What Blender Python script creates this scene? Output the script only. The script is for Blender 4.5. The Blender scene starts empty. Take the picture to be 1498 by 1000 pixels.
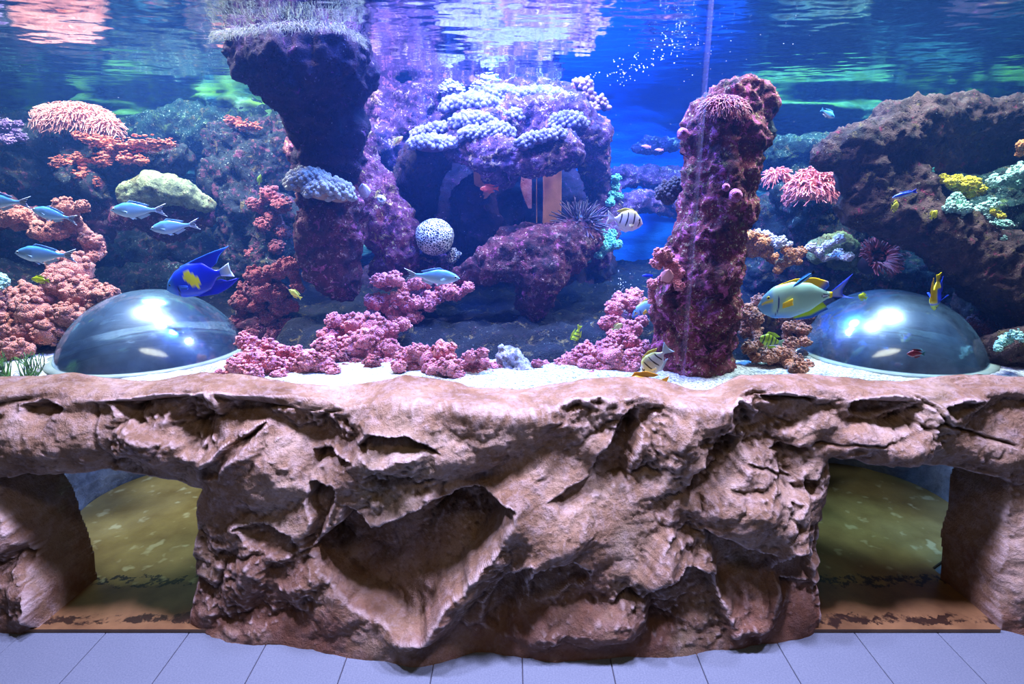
import bpy, bmesh, math, random
import numpy as np
from mathutils import Vector, Matrix

SC = bpy.context.scene
COL = SC.collection
random.seed(7)
RNG = np.random.default_rng(7)

# ------------------------------------------------------------------ camera
FPX, W, H = 850.0, 1498, 1000
PITCH = math.atan(220 / FPX)
CAMZ = 1.54
cam = bpy.data.cameras.new('camera')
cam.sensor_width = 36.0
cam.lens = FPX / W * 36.0
cam.clip_start = 0.05
camo = bpy.data.objects.new('camera', cam)
COL.objects.link(camo)
camo.location = (0, 0, CAMZ)
camo.rotation_euler = (math.pi / 2 - PITCH, 0, 0)
SC.camera = camo
CT, ST = math.cos(PITCH), math.sin(PITCH)


def at(px, py, Y):
    """world point seen at pixel (px, py) on the plane at distance Y"""
    x, y = (px - W / 2) / FPX, (H / 2 - py) / FPX
    t = Y / (CT + y * ST)
    return Vector((x * t, Y, CAMZ + t * (-ST + y * CT)))


def mpp(px, py, Y):
    """metres per pixel at that point"""
    return Y / (CT + (H / 2 - py) / FPX * ST) / FPX


# ------------------------------------------------------------------ world, exposure, lamps
SC.view_settings.view_transform = 'Standard'
SC.view_settings.look = 'None'
SC.view_settings.exposure = 0.0
SC.view_settings.gamma = 1.0
SC.view_settings.use_curve_mapping = False
SC.cycles.max_bounces = 8
SC.cycles.diffuse_bounces = 3
SC.cycles.glossy_bounces = 4
SC.cycles.transparent_max_bounces = 16
SC.cycles.caustics_reflective = False
SC.cycles.caustics_refractive = False
SC.cycles.sample_clamp_indirect = 4.0

wd = bpy.data.worlds.new('dim_hall')
SC.world = wd
wd.use_nodes = True
bgn = wd.node_tree.nodes['Background']
bgn.inputs[0].default_value = (0.46, 0.40, 0.44, 1)
bgn.inputs[1].default_value = 0.11


def area(name, loc, size, power, color, target=None, spread=180):
    l = bpy.data.lights.new(name, 'AREA')
    l.shape = 'ELLIPSE'
    l.size, l.size_y = size
    l.energy = power
    l.color = color
    l.spread = math.radians(spread)
    o = bpy.data.objects.new(name, l)
    COL.objects.link(o)
    o.location = loc
    d = (Vector(target) - Vector(loc)) if target else Vector((0, 0, -1))
    o.rotation_euler = d.to_track_quat('-Z', 'Y').to_euler()
    return o


# tank lamps hang over the water, hall lamps from the ceiling in front of the rock base
TL = 0.80
area('tank_lamp', (-1.9, 2.95, 3.1), (0.55, 0.5), 280 * TL, (1.0, 0.95, 0.95))
area('tank_lamp', (-1.0, 2.55, 3.1), (0.4, 0.4), 120 * TL, (0.95, 0.90, 1.0))
area('tank_lamp', (-0.35, 2.36, 3.1), (0.35, 0.35), 230 * TL, (0.08, 0.22, 1.0))  # blue lamp added to tint the haze before the overhanging rock
area('tank_lamp', (-0.12, 2.95, 3.1), (0.5, 0.5), 215 * TL, (0.54, 0.54, 1.0))
area('tank_lamp', (0.45, 3.3, 3.1), (0.4, 0.4), 300 * TL, (0.07, 0.33, 1.0))
area('tank_lamp', (0.85, 2.45, 3.1), (0.35, 0.35), 100 * TL, (0.90, 0.86, 1.0))
area('tank_lamp', (1.75, 2.65, 3.1), (0.5, 0.5), 200 * TL, (0.84, 0.98, 1.0))
area('tank_lamp', (-2.2, 3.9, 3.1), (0.7, 0.5), 75 * TL, (0.62, 1.0, 0.80))
area('tank_lamp', (2.3, 3.9, 3.1), (0.7, 0.5), 95 * TL, (0.40, 0.95, 0.95))
for x in (-1.35, -0.45, 0.45, 1.35):
    area('hall_lamp', (x + 0.1, 1.78, 2.8), (0.22, 0.12), 94, (0.65, 0.59, 1.0), (x, 1.76, 0.4))
area('hall_lamp_warm', (0.0, 0.2, 3.3), (2.4, 0.5), 13, (1.0, 0.72, 0.46), (0, 1.8, 0.4))


# ------------------------------------------------------------------ noise
_perm = RNG.permutation(4096).astype(np.int64)
_g = RNG.normal(size=(4096, 3))
_g /= np.linalg.norm(_g, axis=1)[:, None]


def perlin(p):
    p = np.asarray(p, dtype=np.float64)
    i = np.floor(p).astype(np.int64)
    f = p - i
    u = f * f * f * (f * (f * 6 - 15) + 10)
    out = 0
    for dx in (0, 1):
        for dy in (0, 1):
            for dz in (0, 1):
                h = _perm[(i[:, 0] + dx) & 4095]
                h = _perm[(h + i[:, 1] + dy) & 4095]
                h = _perm[(h + i[:, 2] + dz) & 4095]
                g = _g[h]
                d = g[:, 0] * (f[:, 0] - dx) + g[:, 1] * (f[:, 1] - dy) + g[:, 2] * (f[:, 2] - dz)
                w = (u[:, 0] if dx else 1 - u[:, 0]) * (u[:, 1] if dy else 1 - u[:, 1]) * (u[:, 2] if dz else 1 - u[:, 2])
                out = out + w * d
    return out * 1.5


def fbm(p, octv=4, gain=0.5, ridged=False):
    p = np.asarray(p, dtype=np.float64)
    a, s, out = 1.0, 1.0, 0
    for k in range(octv):
        n = perlin(p * s + 17.3 * k)
        out = out + a * ((0.5 - np.abs(n)) if ridged else n)
        a *= gain
        s *= 2.03
    return out


def sstep(a, b, x):
    t = np.clip((x - a) / (b - a), 0, 1)
    return t * t * (3 - 2 * t)


# ------------------------------------------------------------------ object helpers
def tag(o, label=None, cat=None, group=None, kind=None):
    if label: o['label'] = label
    if cat: o['category'] = cat
    if group: o['group'] = group
    if kind: o['kind'] = kind
    return o


def mesh_obj(name, verts, faces, mat, parent=None, smooth=True, origin=None):
    """ONE mesh object; vertices are given in world space (or in the parent's space), origin moved to the base"""
    v = np.asarray(verts, dtype=np.float64)
    me = bpy.data.meshes.new(name)
    if origin is None:
        if parent is None:
            origin = ((v[:, 0].min() + v[:, 0].max()) / 2, (v[:, 1].min() + v[:, 1].max()) / 2, v[:, 2].min())
        else:
            origin = (0, 0, 0)
    v = v - np.asarray(origin)
    if isinstance(faces, np.ndarray) and faces.ndim == 2:
        n, k = faces.shape
        me.vertices.add(len(v))
        me.vertices.foreach_set('co', v.astype(np.float32).ravel())
        me.loops.add(n * k)
        me.loops.foreach_set('vertex_index', faces.astype(np.int32).ravel())
        me.polygons.add(n)
        me.polygons.foreach_set('loop_start', np.arange(0, n * k, k, dtype=np.int32))
        me.update(calc_edges=True)
    else:
        me.from_pydata(v.tolist(), [], faces)
        me.update()
    if smooth:
        me.polygons.foreach_set('use_smooth', np.ones(len(me.polygons), dtype=bool))
    for m in (mat if isinstance(mat, (list, tuple)) else [mat]):
        me.materials.append(m)
    o = bpy.data.objects.new(name, me)
    COL.objects.link(o)
    o.location = origin
    if parent is not None:
        o.parent = parent
    return o


def empty(name, loc, label=None, cat=None, group=None):
    o = bpy.data.objects.new(name, None)
    o.empty_display_size = 0.05
    COL.objects.link(o)
    o.location = loc
    return tag(o, label, cat, group)


def box_vf(x0, x1, y0, y1, z0, z1):
    v = [(x0, y0, z0), (x1, y0, z0), (x1, y1, z0), (x0, y1, z0), (x0, y0, z1), (x1, y0, z1), (x1, y1, z1), (x0, y1, z1)]
    f = [(0, 3, 2, 1), (4, 5, 6, 7), (0, 1, 5, 4), (1, 2, 6, 5), (2, 3, 7, 6), (3, 0, 4, 7)]
    return v, f


_ICO = {}


def ico(sub):
    if sub not in _ICO:
        bm = bmesh.new()
        bmesh.ops.create_icosphere(bm, subdivisions=sub, radius=1)
        v = np.array([x.co[:] for x in bm.verts])
        f = np.array([[x.index for x in q.verts] for q in bm.faces])
        bm.free()
        _ICO[sub] = (v, f)
    return _ICO[sub]


class MB:
    """collects pieces that become one mesh"""
    def __init__(s):
        s.v, s.f, s.n = [], [], 0

    def add(s, v, f):
        v = np.asarray(v, dtype=np.float64)
        f = np.asarray(f)
        s.v.append(v)
        s.f.append(f + s.n)
        s.n += len(v)

    def tri(s):
        out = []
        for f in s.f:
            if f.shape[1] == 4:
                out += [f[:, [0, 1, 2]], f[:, [0, 2, 3]]]
            else:
                out.append(f)
        return np.concatenate(s.v), np.concatenate(out)

    def build(s, name, mat, parent=None, **k):
        v, f = s.tri()
        return mesh_obj(name, v, f, mat, parent, **k)


def tube(pts, radii, seg=6):
    """tapered tube along points; returns verts and quads"""
    pts = np.asarray(pts, dtype=np.float64)
    n = len(pts)
    d = np.gradient(pts, axis=0)
    d /= np.linalg.norm(d, axis=1)[:, None] + 1e-12
    ref = np.where(np.abs(d[:, 2:3]) > 0.9, np.array([[1., 0, 0]]), np.array([[0, 0, 1.]]))
    a = np.cross(d, ref)
    a /= np.linalg.norm(a, axis=1)[:, None] + 1e-12
    b = np.cross(d, a)
    th = np.linspace(0, 2 * np.pi, seg, endpoint=False)
    r = np.asarray(radii)[:, None, None]
    v = pts[:, None, :] + r * (np.cos(th)[None, :, None] * a[:, None, :] + np.sin(th)[None, :, None] * b[:, None, :])
    v = v.reshape(-1, 3)
    f = []
    for i in range(n - 1):
        for j in range(seg):
            k = (j + 1) % seg
            f.append((i * seg + j, i * seg + k, (i + 1) * seg + k, (i + 1) * seg + j))
    return v, np.array(f)


# ------------------------------------------------------------------ materials
def lin(c):
    if isinstance(c, str):
        c = c.lstrip('#')
        c = [int(c[i:i + 2], 16) / 255 for i in (0, 2, 4)]
    return tuple(x / 12.92 if x <= 0.04045 else ((x + 0.055) / 1.055) ** 2.4 for x in c) + (1.0,)


class NT:
    def __init__(s, name):
        s.m = bpy.data.materials.new(name)
        s.m.use_nodes = True
        s.t = s.m.node_tree
        s.t.nodes.clear()
        s.out = s.t.nodes.new('ShaderNodeOutputMaterial')

    def n(s, typ, ins=None, **attr):
        nd = s.t.nodes.new(typ)
        for k, v in attr.items():
            setattr(nd, k, v)
        for k, v in (ins or {}).items():
            sk = nd.inputs[k]
            if isinstance(v, bpy.types.NodeSocket):
                s.t.links.new(v, sk)
            else:
                sk.default_value = v
        return nd

    def link(s, a, b):
        s.t.links.new(a, b)

    def ramp(s, fac, stops, interp='LINEAR'):
        r = s.n('ShaderNodeValToRGB', {'Fac': fac})
        r.color_ramp.interpolation = interp
        e = r.color_ramp.elements
        while len(e) < len(stops):
            e.new(0.5)
        for q, (p, c) in zip(e, stops):
            q.position = p
            q.color = c if len(c) == 4 else tuple(c) + (1,)
        return r.outputs['Color']

    def mix(s, fac, a, b, blend='MIX'):
        m = s.n('ShaderNodeMix', data_type='RGBA', blend_type=blend)
        for sk, v in ((m.inputs[0], fac), (m.inputs[6], a), (m.inputs[7], b)):
            if isinstance(v, bpy.types.NodeSocket):
                s.t.links.new(v, sk)
            else:
                sk.default_value = v
        return m.outputs[2]

    def math(s, op, a, b=0.0, c=0.0):
        m = s.n('ShaderNodeMath', operation=op)
        for sk, v in zip(m.inputs, (a, b, c)):
            if isinstance(v, bpy.types.NodeSocket):
                s.t.links.new(v, sk)
            else:
                sk.default_value = v
        return m.outputs[0]

    def noise(s, vec, scale, detail=4, rough=0.55, dist=0.0, typ='FBM'):
        return s.n('ShaderNodeTexNoise', {'Vector': vec, 'Scale': scale, 'Detail': detail, 'Roughness': rough, 'Distortion': dist}, noise_type=typ).outputs['Fac']

    def voro(s, vec, scale, feature='F1', rnd=1.0):
        return s.n('ShaderNodeTexVoronoi', {'Vector': vec, 'Scale': scale, 'Randomness': rnd}, feature=feature).outputs['Distance']

    def coord(s):
        return s.n('ShaderNodeTexCoord').outputs['Object']

    def principled(s, color, rough=0.7, normal=None, **k):
        b = s.n('ShaderNodeBsdfPrincipled')
        for key, v in dict({'Base Color': color, 'Roughness': rough}, **k).items():
            if isinstance(v, bpy.types.NodeSocket):
                s.t.links.new(v, b.inputs[key])
            else:
                b.inputs[key].default_value = v
        if normal is not None:
            s.t.links.new(normal, b.inputs['Normal'])
        s.t.links.new(b.outputs[0], s.out.inputs['Surface'])
        return s.m

    def bump(s, h, strength=0.5, dist=0.01, normal=None):
        ins = {'Height': h, 'Strength': strength, 'Distance': dist}
        if normal is not None:
            ins['Normal'] = normal
        return s.n('ShaderNodeBump', ins).outputs[0]


def mat_plain(name, color, rough=0.6, spec=0.3, **k):
    t = NT(name)
    c = t.coord()
    v = t.noise(c, 14, 4)
    base = lin(color)
    dark = tuple(x * 0.72 for x in base[:3]) + (1,)
    col = t.ramp(v, [(0.3, dark), (0.65, base)])
    return t.principled(col, rough, **{'Specular IOR Level': spec}, **k)


def mat_reef(name, dark, base, patch, speck, patch_amt=0.5, speck_amt=0.5, scale=1.0, bump=1.0, crust='#6a5a34'):
    """encrusted reef rock: two-tone stone, coralline patches, light specks, pits"""
    t = NT(name)
    c = t.coord()
    n1 = t.noise(c, 7 * scale, 8, 0.65)
    col = t.ramp(n1, [(0.36, lin(dark)), (0.60, lin(base))])
    n2 = t.noise(c, 11 * scale, 9, 0.7, 0.6)
    th = 0.66 - 0.24 * patch_amt
    pf = t.ramp(n2, [(th, (0, 0, 0)), (th + 0.07, (1, 1, 1))])
    n5 = t.noise(c, 45 * scale, 4, 0.6)
    pcol = t.mix(t.ramp(n5, [(0.35, (0, 0, 0)), (0.65, (1, 1, 1))]), tuple(x * 0.45 for x in lin(patch)[:3]) + (1,), lin(patch))
    col = t.mix(pf, col, pcol)
    n7 = t.noise(c, 8.5 * scale + 1, 8, 0.72, 0.8)
    col = t.mix(t.ramp(n7, [(0.57, (0, 0, 0)), (0.63, (0.85,) * 3)]), col, t.mix(t.ramp(n5, [(0.4, (0, 0, 0)), (0.6, (1, 1, 1))]), tuple(x * 0.35 for x in lin(crust)[:3]) + (1,), lin(crust)))
    n3 = t.noise(c, 38 * scale, 6, 0.75)
    n4 = t.noise(c, 6 * scale + 2, 3, 0.5)
    sp = t.math('MULTIPLY', t.ramp(n3, [(0.64 - 0.07 * speck_amt, (0, 0, 0)), (0.70 - 0.07 * speck_amt, (1, 1, 1))]),
                t.ramp(n4, [(0.50 - 0.1 * speck_amt, (0, 0, 0)), (0.62, (1, 1, 1))]))
    col = t.mix(sp, col, lin(speck))
    pit = t.voro(c, 42 * scale)
    pits = t.ramp(pit, [(0.12, (0, 0, 0)), (0.32, (1, 1, 1))])
    pg = t.ramp(t.noise(c, 9 * scale, 2), [(0.5, (0, 0, 0)), (0.6, (1, 1, 1))])
    hole = t.math('MULTIPLY', t.math('SUBTRACT', 1.0, pits), pg)
    col = t.mix(hole, col, tuple(x * 0.25 for x in lin(dark)[:3]) + (1,))
    h = t.math('ADD', t.math('MULTIPLY', n3, 0.8), t.math('ADD', t.noise(c, 90 * scale, 3), t.math('MULTIPLY', hole, -1.2)))
    nb = t.bump(h, 0.9, 0.008 * bump)
    return t.principled(col, 0.85, nb, **{'Specular IOR Level': 0.2})


def mat_polyp(name, dark, light, hi, scale=1.0, freq=170):
    """soft coral heads: velvety, granular with fine polyps"""
    t = NT(name)
    c = t.coord()
    n1 = t.noise(c, 16 * scale, 5, 0.6)
    col = t.ramp(n1, [(0.30, lin(dark)), (0.66, lin(light))])
    v = t.voro(c, freq)
    tip = t.ramp(v, [(0.10, (1, 1, 1)), (0.42, (0, 0, 0))])
    g = t.ramp(t.noise(c, 50, 3), [(0.4, (0.15,) * 3), (0.7, (1, 1, 1))])
    col = t.mix(t.math('MULTIPLY', tip, g), col, lin(hi))
    h = t.math('ADD', t.math('MULTIPLY', v, -1.0), t.math('MULTIPLY', t.noise(c, 60, 4), 0.8))
    nb = t.bump(h, 1.0, 0.007)
    return t.principled(col, 0.9, nb, **{'Specular IOR Level': 0.1, 'Sheen Weight': 0.25})


def mat_vcol(name, rough=0.4, spec=0.4):
    t = NT(name)
    a = t.n('ShaderNodeVertexColor', layer_name='Col')
    c = t.coord()
    sc = t.voro(c, 260)
    nb = t.bump(sc, 0.15, 0.001)
    return t.principled(a.outputs[0], rough, nb, **{'Specular IOR Level': spec})

# ================================================================== SETTING
ZW = 2.20          # water level
ZS = 0.83          # sand level
YP = 2.03          # acrylic pane

# ---------------------------------------------------------------- floor of single tiles
t = NT('floor_tile')
c = t.coord()
oi = t.n('ShaderNodeObjectInfo').outputs['Random']
g = t.noise(c, 180, 3, 0.7)
g2 = t.noise(c, 5, 4, 0.6)
col = t.ramp(g, [(0.3, lin('#5a6676')), (0.7, lin('#727f8c'))])
col = t.mix(t.ramp(g2, [(0.35, (0.16,) * 3), (0.65, (0, 0, 0))]), col, lin('#525e6e'))
col = t.mix(t.math('MULTIPLY', oi, 0.16), col, lin('#66727f'))
m_tile = t.principled(col, 0.5, t.bump(g, 0.12, 0.002), **{'Specular IOR Level': 0.3})
m_grout = mat_plain('tile_grout', '#3c3c48', 0.9)
v, f = box_vf(-2.6, 2.6, -1.6, 3.4, -0.06, -0.004)
floor = mesh_obj('floor', v, f, m_grout, smooth=False, origin=(0, 0, 0))
tag(floor, kind='structure')
tile_me = None
for ix in range(-8, 9):
    for iy in range(5):
        y0 = -0.61 + 0.62 * iy
        if tile_me is None:
            bm = bmesh.new()
            vv, ff = box_vf(-0.1485, 0.1485, -0.3085, 0.3085, -0.02, 0.0)
            bv = [bm.verts.new(p) for p in vv]
            for q in ff:
                bm.faces.new([bv[i] for i in q])
            bmesh.ops.bevel(bm, geom=[e for e in bm.edges], offset=0.0015, segments=1, affect='EDGES')
            tile_me = bpy.data.meshes.new('floor_tile')
            bm.to_mesh(tile_me)
            bm.free()
            tile_me.materials.append(m_tile)
        o = bpy.data.objects.new('floor_tile', tile_me)
        COL.objects.link(o)
        o.parent = floor
        o.location = (0.185 + 0.3 * ix, y0 + 0.31, random.uniform(-0.0005, 0.0005))

# ---------------------------------------------------------------- rock base under the tank
def ground_xy(px, py):
    x, y = (px - W / 2) / FPX, (H / 2 - py) / FPX
    tt = CAMZ / (ST - y * CT)
    return x * tt, tt * (CT + y * ST)


SIL = [(-150, 552), (0, 552), (60, 550), (110, 547), (150, 553), (230, 553), (300, 545), (380, 552), (440, 560), (500, 566), (545, 559), (590, 548), (640, 557),
       (690, 565), (760, 570), (800, 562), (850, 551), (930, 546), (980, 560), (1010, 567), (1040, 565), (1065, 549), (1085, 540), (1130, 545),
       (1180, 548), (1250, 552), (1330, 556), (1400, 551), (1440, 547), (1498, 548), (1650, 550)]
FLR = [(-150, 922), (0, 926), (50, 926), (120, 924), (250, 918), (272, 922), (330, 935), (400, 945), (480, 957), (560, 969), (610, 978), (650, 971), (700, 958), (760, 962),
       (815, 973), (870, 969), (920, 961), (990, 965), (1040, 955), (1130, 946), (1180, 934), (1210, 922), (1350, 925), (1470, 926), (1498, 930), (1650, 930)]
sil = np.array([(at(a, b, YP)[0], at(a, b, YP)[2]) for a, b in SIL])
flr = np.array([ground_xy(a, b) for a, b in FLR])

NX, N1, N2, N3 = 820, 34, 14, 205
xs = np.linspace(-2.25, 2.25, NX)
zt = np.interp(xs, sil[:, 0], sil[:, 1])
yf = np.interp(xs, flr[:, 0], flr[:, 1])
k = np.hanning(25); k /= k.sum()
yf = np.convolve(np.pad(yf, 12, 'edge'), k, 'valid')
k = np.hanning(9); k /= k.sum()
zt = np.convolve(np.pad(zt, 4, 'edge'), k, 'valid')
ylip = 1.905 - 0.25 * np.clip(1.74 - yf, 0, 0.2)
rr = 0.045
rows_y, rows_z, rows_ny, rows_nz, rows_v = [], [], [], [], []
for i in range(N1):
    a = i / N1
    rows_y.append((YP + 0.001) * (1 - a) + (ylip + rr) * a); rows_z.append(zt - 0.012 * a)
    rows_ny.append(np.zeros(NX)); rows_nz.append(np.ones(NX)); rows_v.append(zt + (1 - a) * 0.20 + 0.04)
for i in range(N2):
    a = i / N2 * math.pi / 2
    rows_y.append(ylip + rr - rr * math.sin(a)); rows_z.append(zt - 0.012 - rr + rr * math.cos(a))
    rows_ny.append(np.full(NX, -math.sin(a))); rows_nz.append(np.full(NX, math.cos(a))); rows_v.append(zt - 0.012 - rr + (rr + 0.05) * math.cos(a))
for i in range(N3):
    a = i / (N3 - 1)
    z = (zt - 0.012 - rr) * (1 - a) - 0.02 * a
    rows_y.append(ylip * (1 - a) + yf * a); rows_z.append(z)
    rows_ny.append(np.full(NX, -1.0)); rows_nz.append(np.zeros(NX)); rows_v.append(z)
Yb, Zb, NYb, NZb, Vb = (np.array(q) for q in (rows_y, rows_z, rows_ny, rows_nz, rows_v))
Xb = np.broadcast_to(xs, Yb.shape)
shp = Yb.shape
P2 = np.stack([Xb.ravel(), Vb.ravel(), np.zeros(Xb.size)], 1)
w1 = fbm(P2 * 5 + 3.1, 3); w2 = fbm(P2 * 5 + 40.7, 3)
w3 = fbm(P2 * 22 + 9.1, 3); w4 = fbm(P2 * 22 + 70.7, 3)
WX = P2[:, 0] + 0.035 * w1 + 0.010 * w3
WZ = P2[:, 1] + 0.035 * w2 + 0.010 * w4
D = np.zeros(Xb.size)


def feat(px, py, rx, ry, ang, amp, p=4.0, low=1.0):
    """relief on the rock face: amp > 0 stands proud, amp < 0 is hollowed; low stretches the lower side"""
    global D
    yy = 1.90 - 0.17 * (py - 570) / 360 - 0.05 * math.exp(-((px - 740) / 330) ** 4) - max(0, amp)
    q = at(px, py, yy)
    s = mpp(px, py, yy)
    a = math.radians(ang)
    dx, dz = WX - q[0], WZ - q[2]
    u = (dx * math.cos(a) + dz * math.sin(a)) / (rx * s)
    w = (-dx * math.sin(a) + dz * math.cos(a)) / (ry * s)
    w = np.where(w < 0, w / low, w)
    r = np.sqrt(u * u + w * w)
    D = D + amp * np.exp(-r ** p)


# broad masses of the middle block
feat(640, 645, 190, 78, 8, 0.085, 3)
feat(980, 640, 120, 90, 0, 0.04, 3)
feat(345, 690, 70, 70, 30, 0.05, 3)
feat(655, 892, 130, 26, 46, 0.075, 2.6)
feat(800, 775, 75, 75, 0, 0.055, 3)
feat(700, 905, 40, 40, 0, 0.03, 3)
feat(720, 780, 110, 26, 48, 0.07, 2.6)
feat(870, 800, 110, 60, 10, 0.035, 3)
feat(860, 930, 110, 30, 10, 0.05, 3)
feat(1085, 745, 60, 70, 0, 0.06, 4)
feat(995, 700, 30, 150, -8, 0.03, 3)
feat(330, 850, 55, 60, 0, 0.03, 3)
feat(1170, 780, 30, 60, 0, 0.045, 5)
feat(965, 830, 50, 18, 50, 0.055, 3)
feat(400, 690, 26, 60, 35, 0.03, 3)
# lintels
feat(130, 660, 200, 34, -3, 0.045, 3)
feat(1350, 665, 170, 30, -6, 0.045, 3)
feat(20, 900, 40, 60, 0, 0.05, 3)
# hollows under overhangs: outlines on the rock's face, deepest along the upper edge
def face_y(px, py):
    return 1.90 - 0.17 * (min(py, 930) - 570) / 360 - 0.05 * math.exp(-((px - 740) / 330) ** 4)


def outline_sd(pts, qx, qz):
    best = np.full(qx.size, 9.0)
    ins = np.zeros(qx.size, dtype=bool)
    for i_ in range(len(pts)):
        a_, b_ = pts[i_], pts[(i_ + 1) % len(pts)]
        e = b_ - a_
        tt = np.clip(((qx - a_[0]) * e[0] + (qz - a_[1]) * e[1]) / (e @ e), 0, 1)
        best = np.minimum(best, np.hypot(qx - a_[0] - tt * e[0], qz - a_[1] - tt * e[1]))
        cr = (a_[1] > qz) != (b_[1] > qz)
        with np.errstate(divide='ignore', invalid='ignore'):
            xi = a_[0] + (qz - a_[1]) / (b_[1] - a_[1]) * e[0]
        ins ^= cr & (qx < xi)
    return np.where(ins, -best, best)


UX = P2[:, 0] + 0.016 * w1 + 0.007 * w3
UZ = P2[:, 1] + 0.016 * w2 + 0.007 * w4
HOLL = np.zeros(Xb.size)


def hollow(px_poly, depth, w=0.022, low=0.25, lip=0.012):
    global D, HOLL
    pts = np.array([(at(a_, b_, face_y(a_, b_))[0], at(a_, b_, face_y(a_, b_))[2]) for a_, b_ in px_poly])
    sd = outline_sd(pts, UX, UZ)
    z0, z1 = pts[:, 1].min(), pts[:, 1].max()
    g = low + (1 - low) * np.clip((UZ - z0) / (z1 - z0), 0, 1) ** 0.8
    m_ = sstep(0.002, -w, sd)
    D = D - depth * g * m_ + lip * np.exp(-(np.clip(sd, 0, 1) / 0.02) ** 2) * (sd > 0) * sstep(z0, z1, UZ)
    HOLL = np.maximum(HOLL, m_ * g)


hollow([(505, 742), (550, 762), (600, 740), (670, 720), (745, 728), (757, 732), (722, 798), (655, 862), (622, 912), (590, 915), (540, 895), (500, 872), (462, 840), (446, 815), (470, 790), (500, 770)], 0.150, 0.035, 0.82)
hollow([(445, 710), (490, 712), (492, 740), (472, 785), (450, 820), (435, 800), (450, 770), (440, 735)], 0.075)
hollow([(525, 645), (545, 625), (600, 622), (625, 635), (652, 655), (620, 648), (590, 650), (565, 665), (545, 672), (530, 660)], 0.060, 0.02)
hollow([(445, 675), (480, 668), (520, 672), (500, 688), (465, 695), (446, 700)], 0.050, 0.018)
hollow([(150, 585), (200, 576), (260, 571), (300, 573), (303, 620), (296, 660), (280, 675), (262, 652), (225, 640), (190, 630), (165, 610)], 0.060, 0.03)
hollow([(310, 574), (350, 571), (420, 569), (480, 585), (490, 610), (440, 620), (400, 610), (350, 620), (315, 610)], 0.026, 0.02)
hollow([(283, 690), (300, 680), (340, 650), (385, 630), (372, 648), (335, 680), (312, 705), (290, 715)], 0.060, 0.02)
hollow([(25, 600), (60, 590), (95, 596), (90, 612), (50, 622), (28, 618)], 0.035)
hollow([(335, 780), (380, 775), (420, 790), (440, 825), (400, 820), (355, 800)], 0.030)
hollow([(799, 727), (829, 711), (864, 704), (876, 668), (914, 608), (936, 604), (940, 635), (926, 685), (921, 715), (894, 724), (849, 738), (820, 743)], 0.085, 0.025, 0.45)
hollow([(1029, 775), (1089, 800), (1139, 810), (1146, 845), (1129, 910), (1074, 905), (1049, 850), (1034, 810)], 0.060, 0.03)
hollow([(944, 880), (964, 842), (999, 820), (1044, 840), (1060, 880), (1069, 930), (974, 940), (949, 918)], 0.060, 0.03)
hollow([(1149, 792), (1199, 790), (1201, 865), (1169, 868), (1149, 890), (1138, 845)], 0.060, 0.025)
hollow([(1150, 858), (1202, 862), (1197, 885), (1155, 888)], 0.030)
hollow([(1180, 702), (1217, 700), (1215, 722), (1190, 733)], 0.060, 0.02)
hollow([(1150, 724), (1173, 728), (1160, 750)], 0.035)
hollow([(1036, 665), (1069, 636), (1094, 650), (1089, 680), (1059, 722), (1029, 757), (1007, 722), (1018, 685)], 0.065, 0.03, 0.5)
hollow([(1064, 602), (1079, 585), (1109, 612), (1115, 630), (1089, 640), (1069, 626)], 0.070, 0.022)
hollow([(1114, 576), (1150, 568), (1197, 574), (1193, 592), (1165, 586), (1140, 594), (1120, 590)], 0.045, 0.02)
hollow([(1243, 584), (1265, 576), (1310, 573), (1347, 581), (1337, 596), (1320, 609), (1285, 616), (1258, 611), (1245, 600)], 0.075, 0.022)
hollow([(1380, 591), (1410, 583), (1441, 591), (1431, 606), (1400, 616), (1385, 606)], 0.035)
hollow([(1130, 660), (1160, 656), (1192, 662), (1181, 673), (1150, 675)], 0.045, 0.018)
hollow([(782, 815), (820, 812), (862, 830), (858, 850), (830, 863), (800, 876), (778, 882), (775, 850)], 0.040, 0.022)
hollow([(706, 885), (740, 842), (780, 800), (774, 850), (764, 890), (752, 930), (722, 938), (704, 918)], 0.060, 0.028, 0.4)
hollow([(818, 590), (838, 580), (856, 588), (842, 604), (826, 606)], 0.030)
hollow([(862, 586), (880, 578), (890, 592), (876, 606)], 0.028)


def crack(px_line, depth=0.016, w=0.005):
    global D
    pts = np.array([(at(a_, b_, face_y(a_, b_))[0], at(a_, b_, face_y(a_, b_))[2]) for a_, b_ in px_line])
    best = np.full(Xb.size, 9.0)
    for a_, b_ in zip(pts[:-1], pts[1:]):
        e = b_ - a_
        tt = np.clip(((UX - a_[0]) * e[0] + (UZ - a_[1]) * e[1]) / (e @ e), 0, 1)
        best = np.minimum(best, np.hypot(UX - a_[0] - tt * e[0], UZ - a_[1] - tt * e[1]))
    D = D - depth * np.exp(-(best / w) ** 2)


crack([(1339, 560), (1365, 590), (1384, 620), (1430, 640), (1490, 656)])
crack([(1199, 656), (1290, 650), (1384, 620)], 0.012)
crack([(1039, 660), (1090, 676), (1134, 690), (1165, 702)], 0.018)
crack([(300, 573), (303, 620), (298, 665)], 0.014)
crack([(132, 590), (138, 640), (142, 690)], 0.012, 0.008)
# folds with sharp valleys, chipped facets and the grain of modelled concrete
def folds(qx, qz, n, ext, kq, tilt, hv, seed, chunk=None):
    r = np.random.default_rng(seed)
    out = np.full(qx.size, -9.0)
    for _ in range(n):
        cx, cz = r.uniform(*ext[0]), r.uniform(*ext[1])
        tx, tz, hh_ = r.normal(0, tilt), r.normal(0, tilt), r.uniform(-hv, hv)
        dx, dz = qx - cx, qz - cz
        out = np.maximum(out, hh_ + tx * dx + tz * dz - kq * (dx * dx + dz * dz))
    return np.maximum(out, -0.09)


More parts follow.
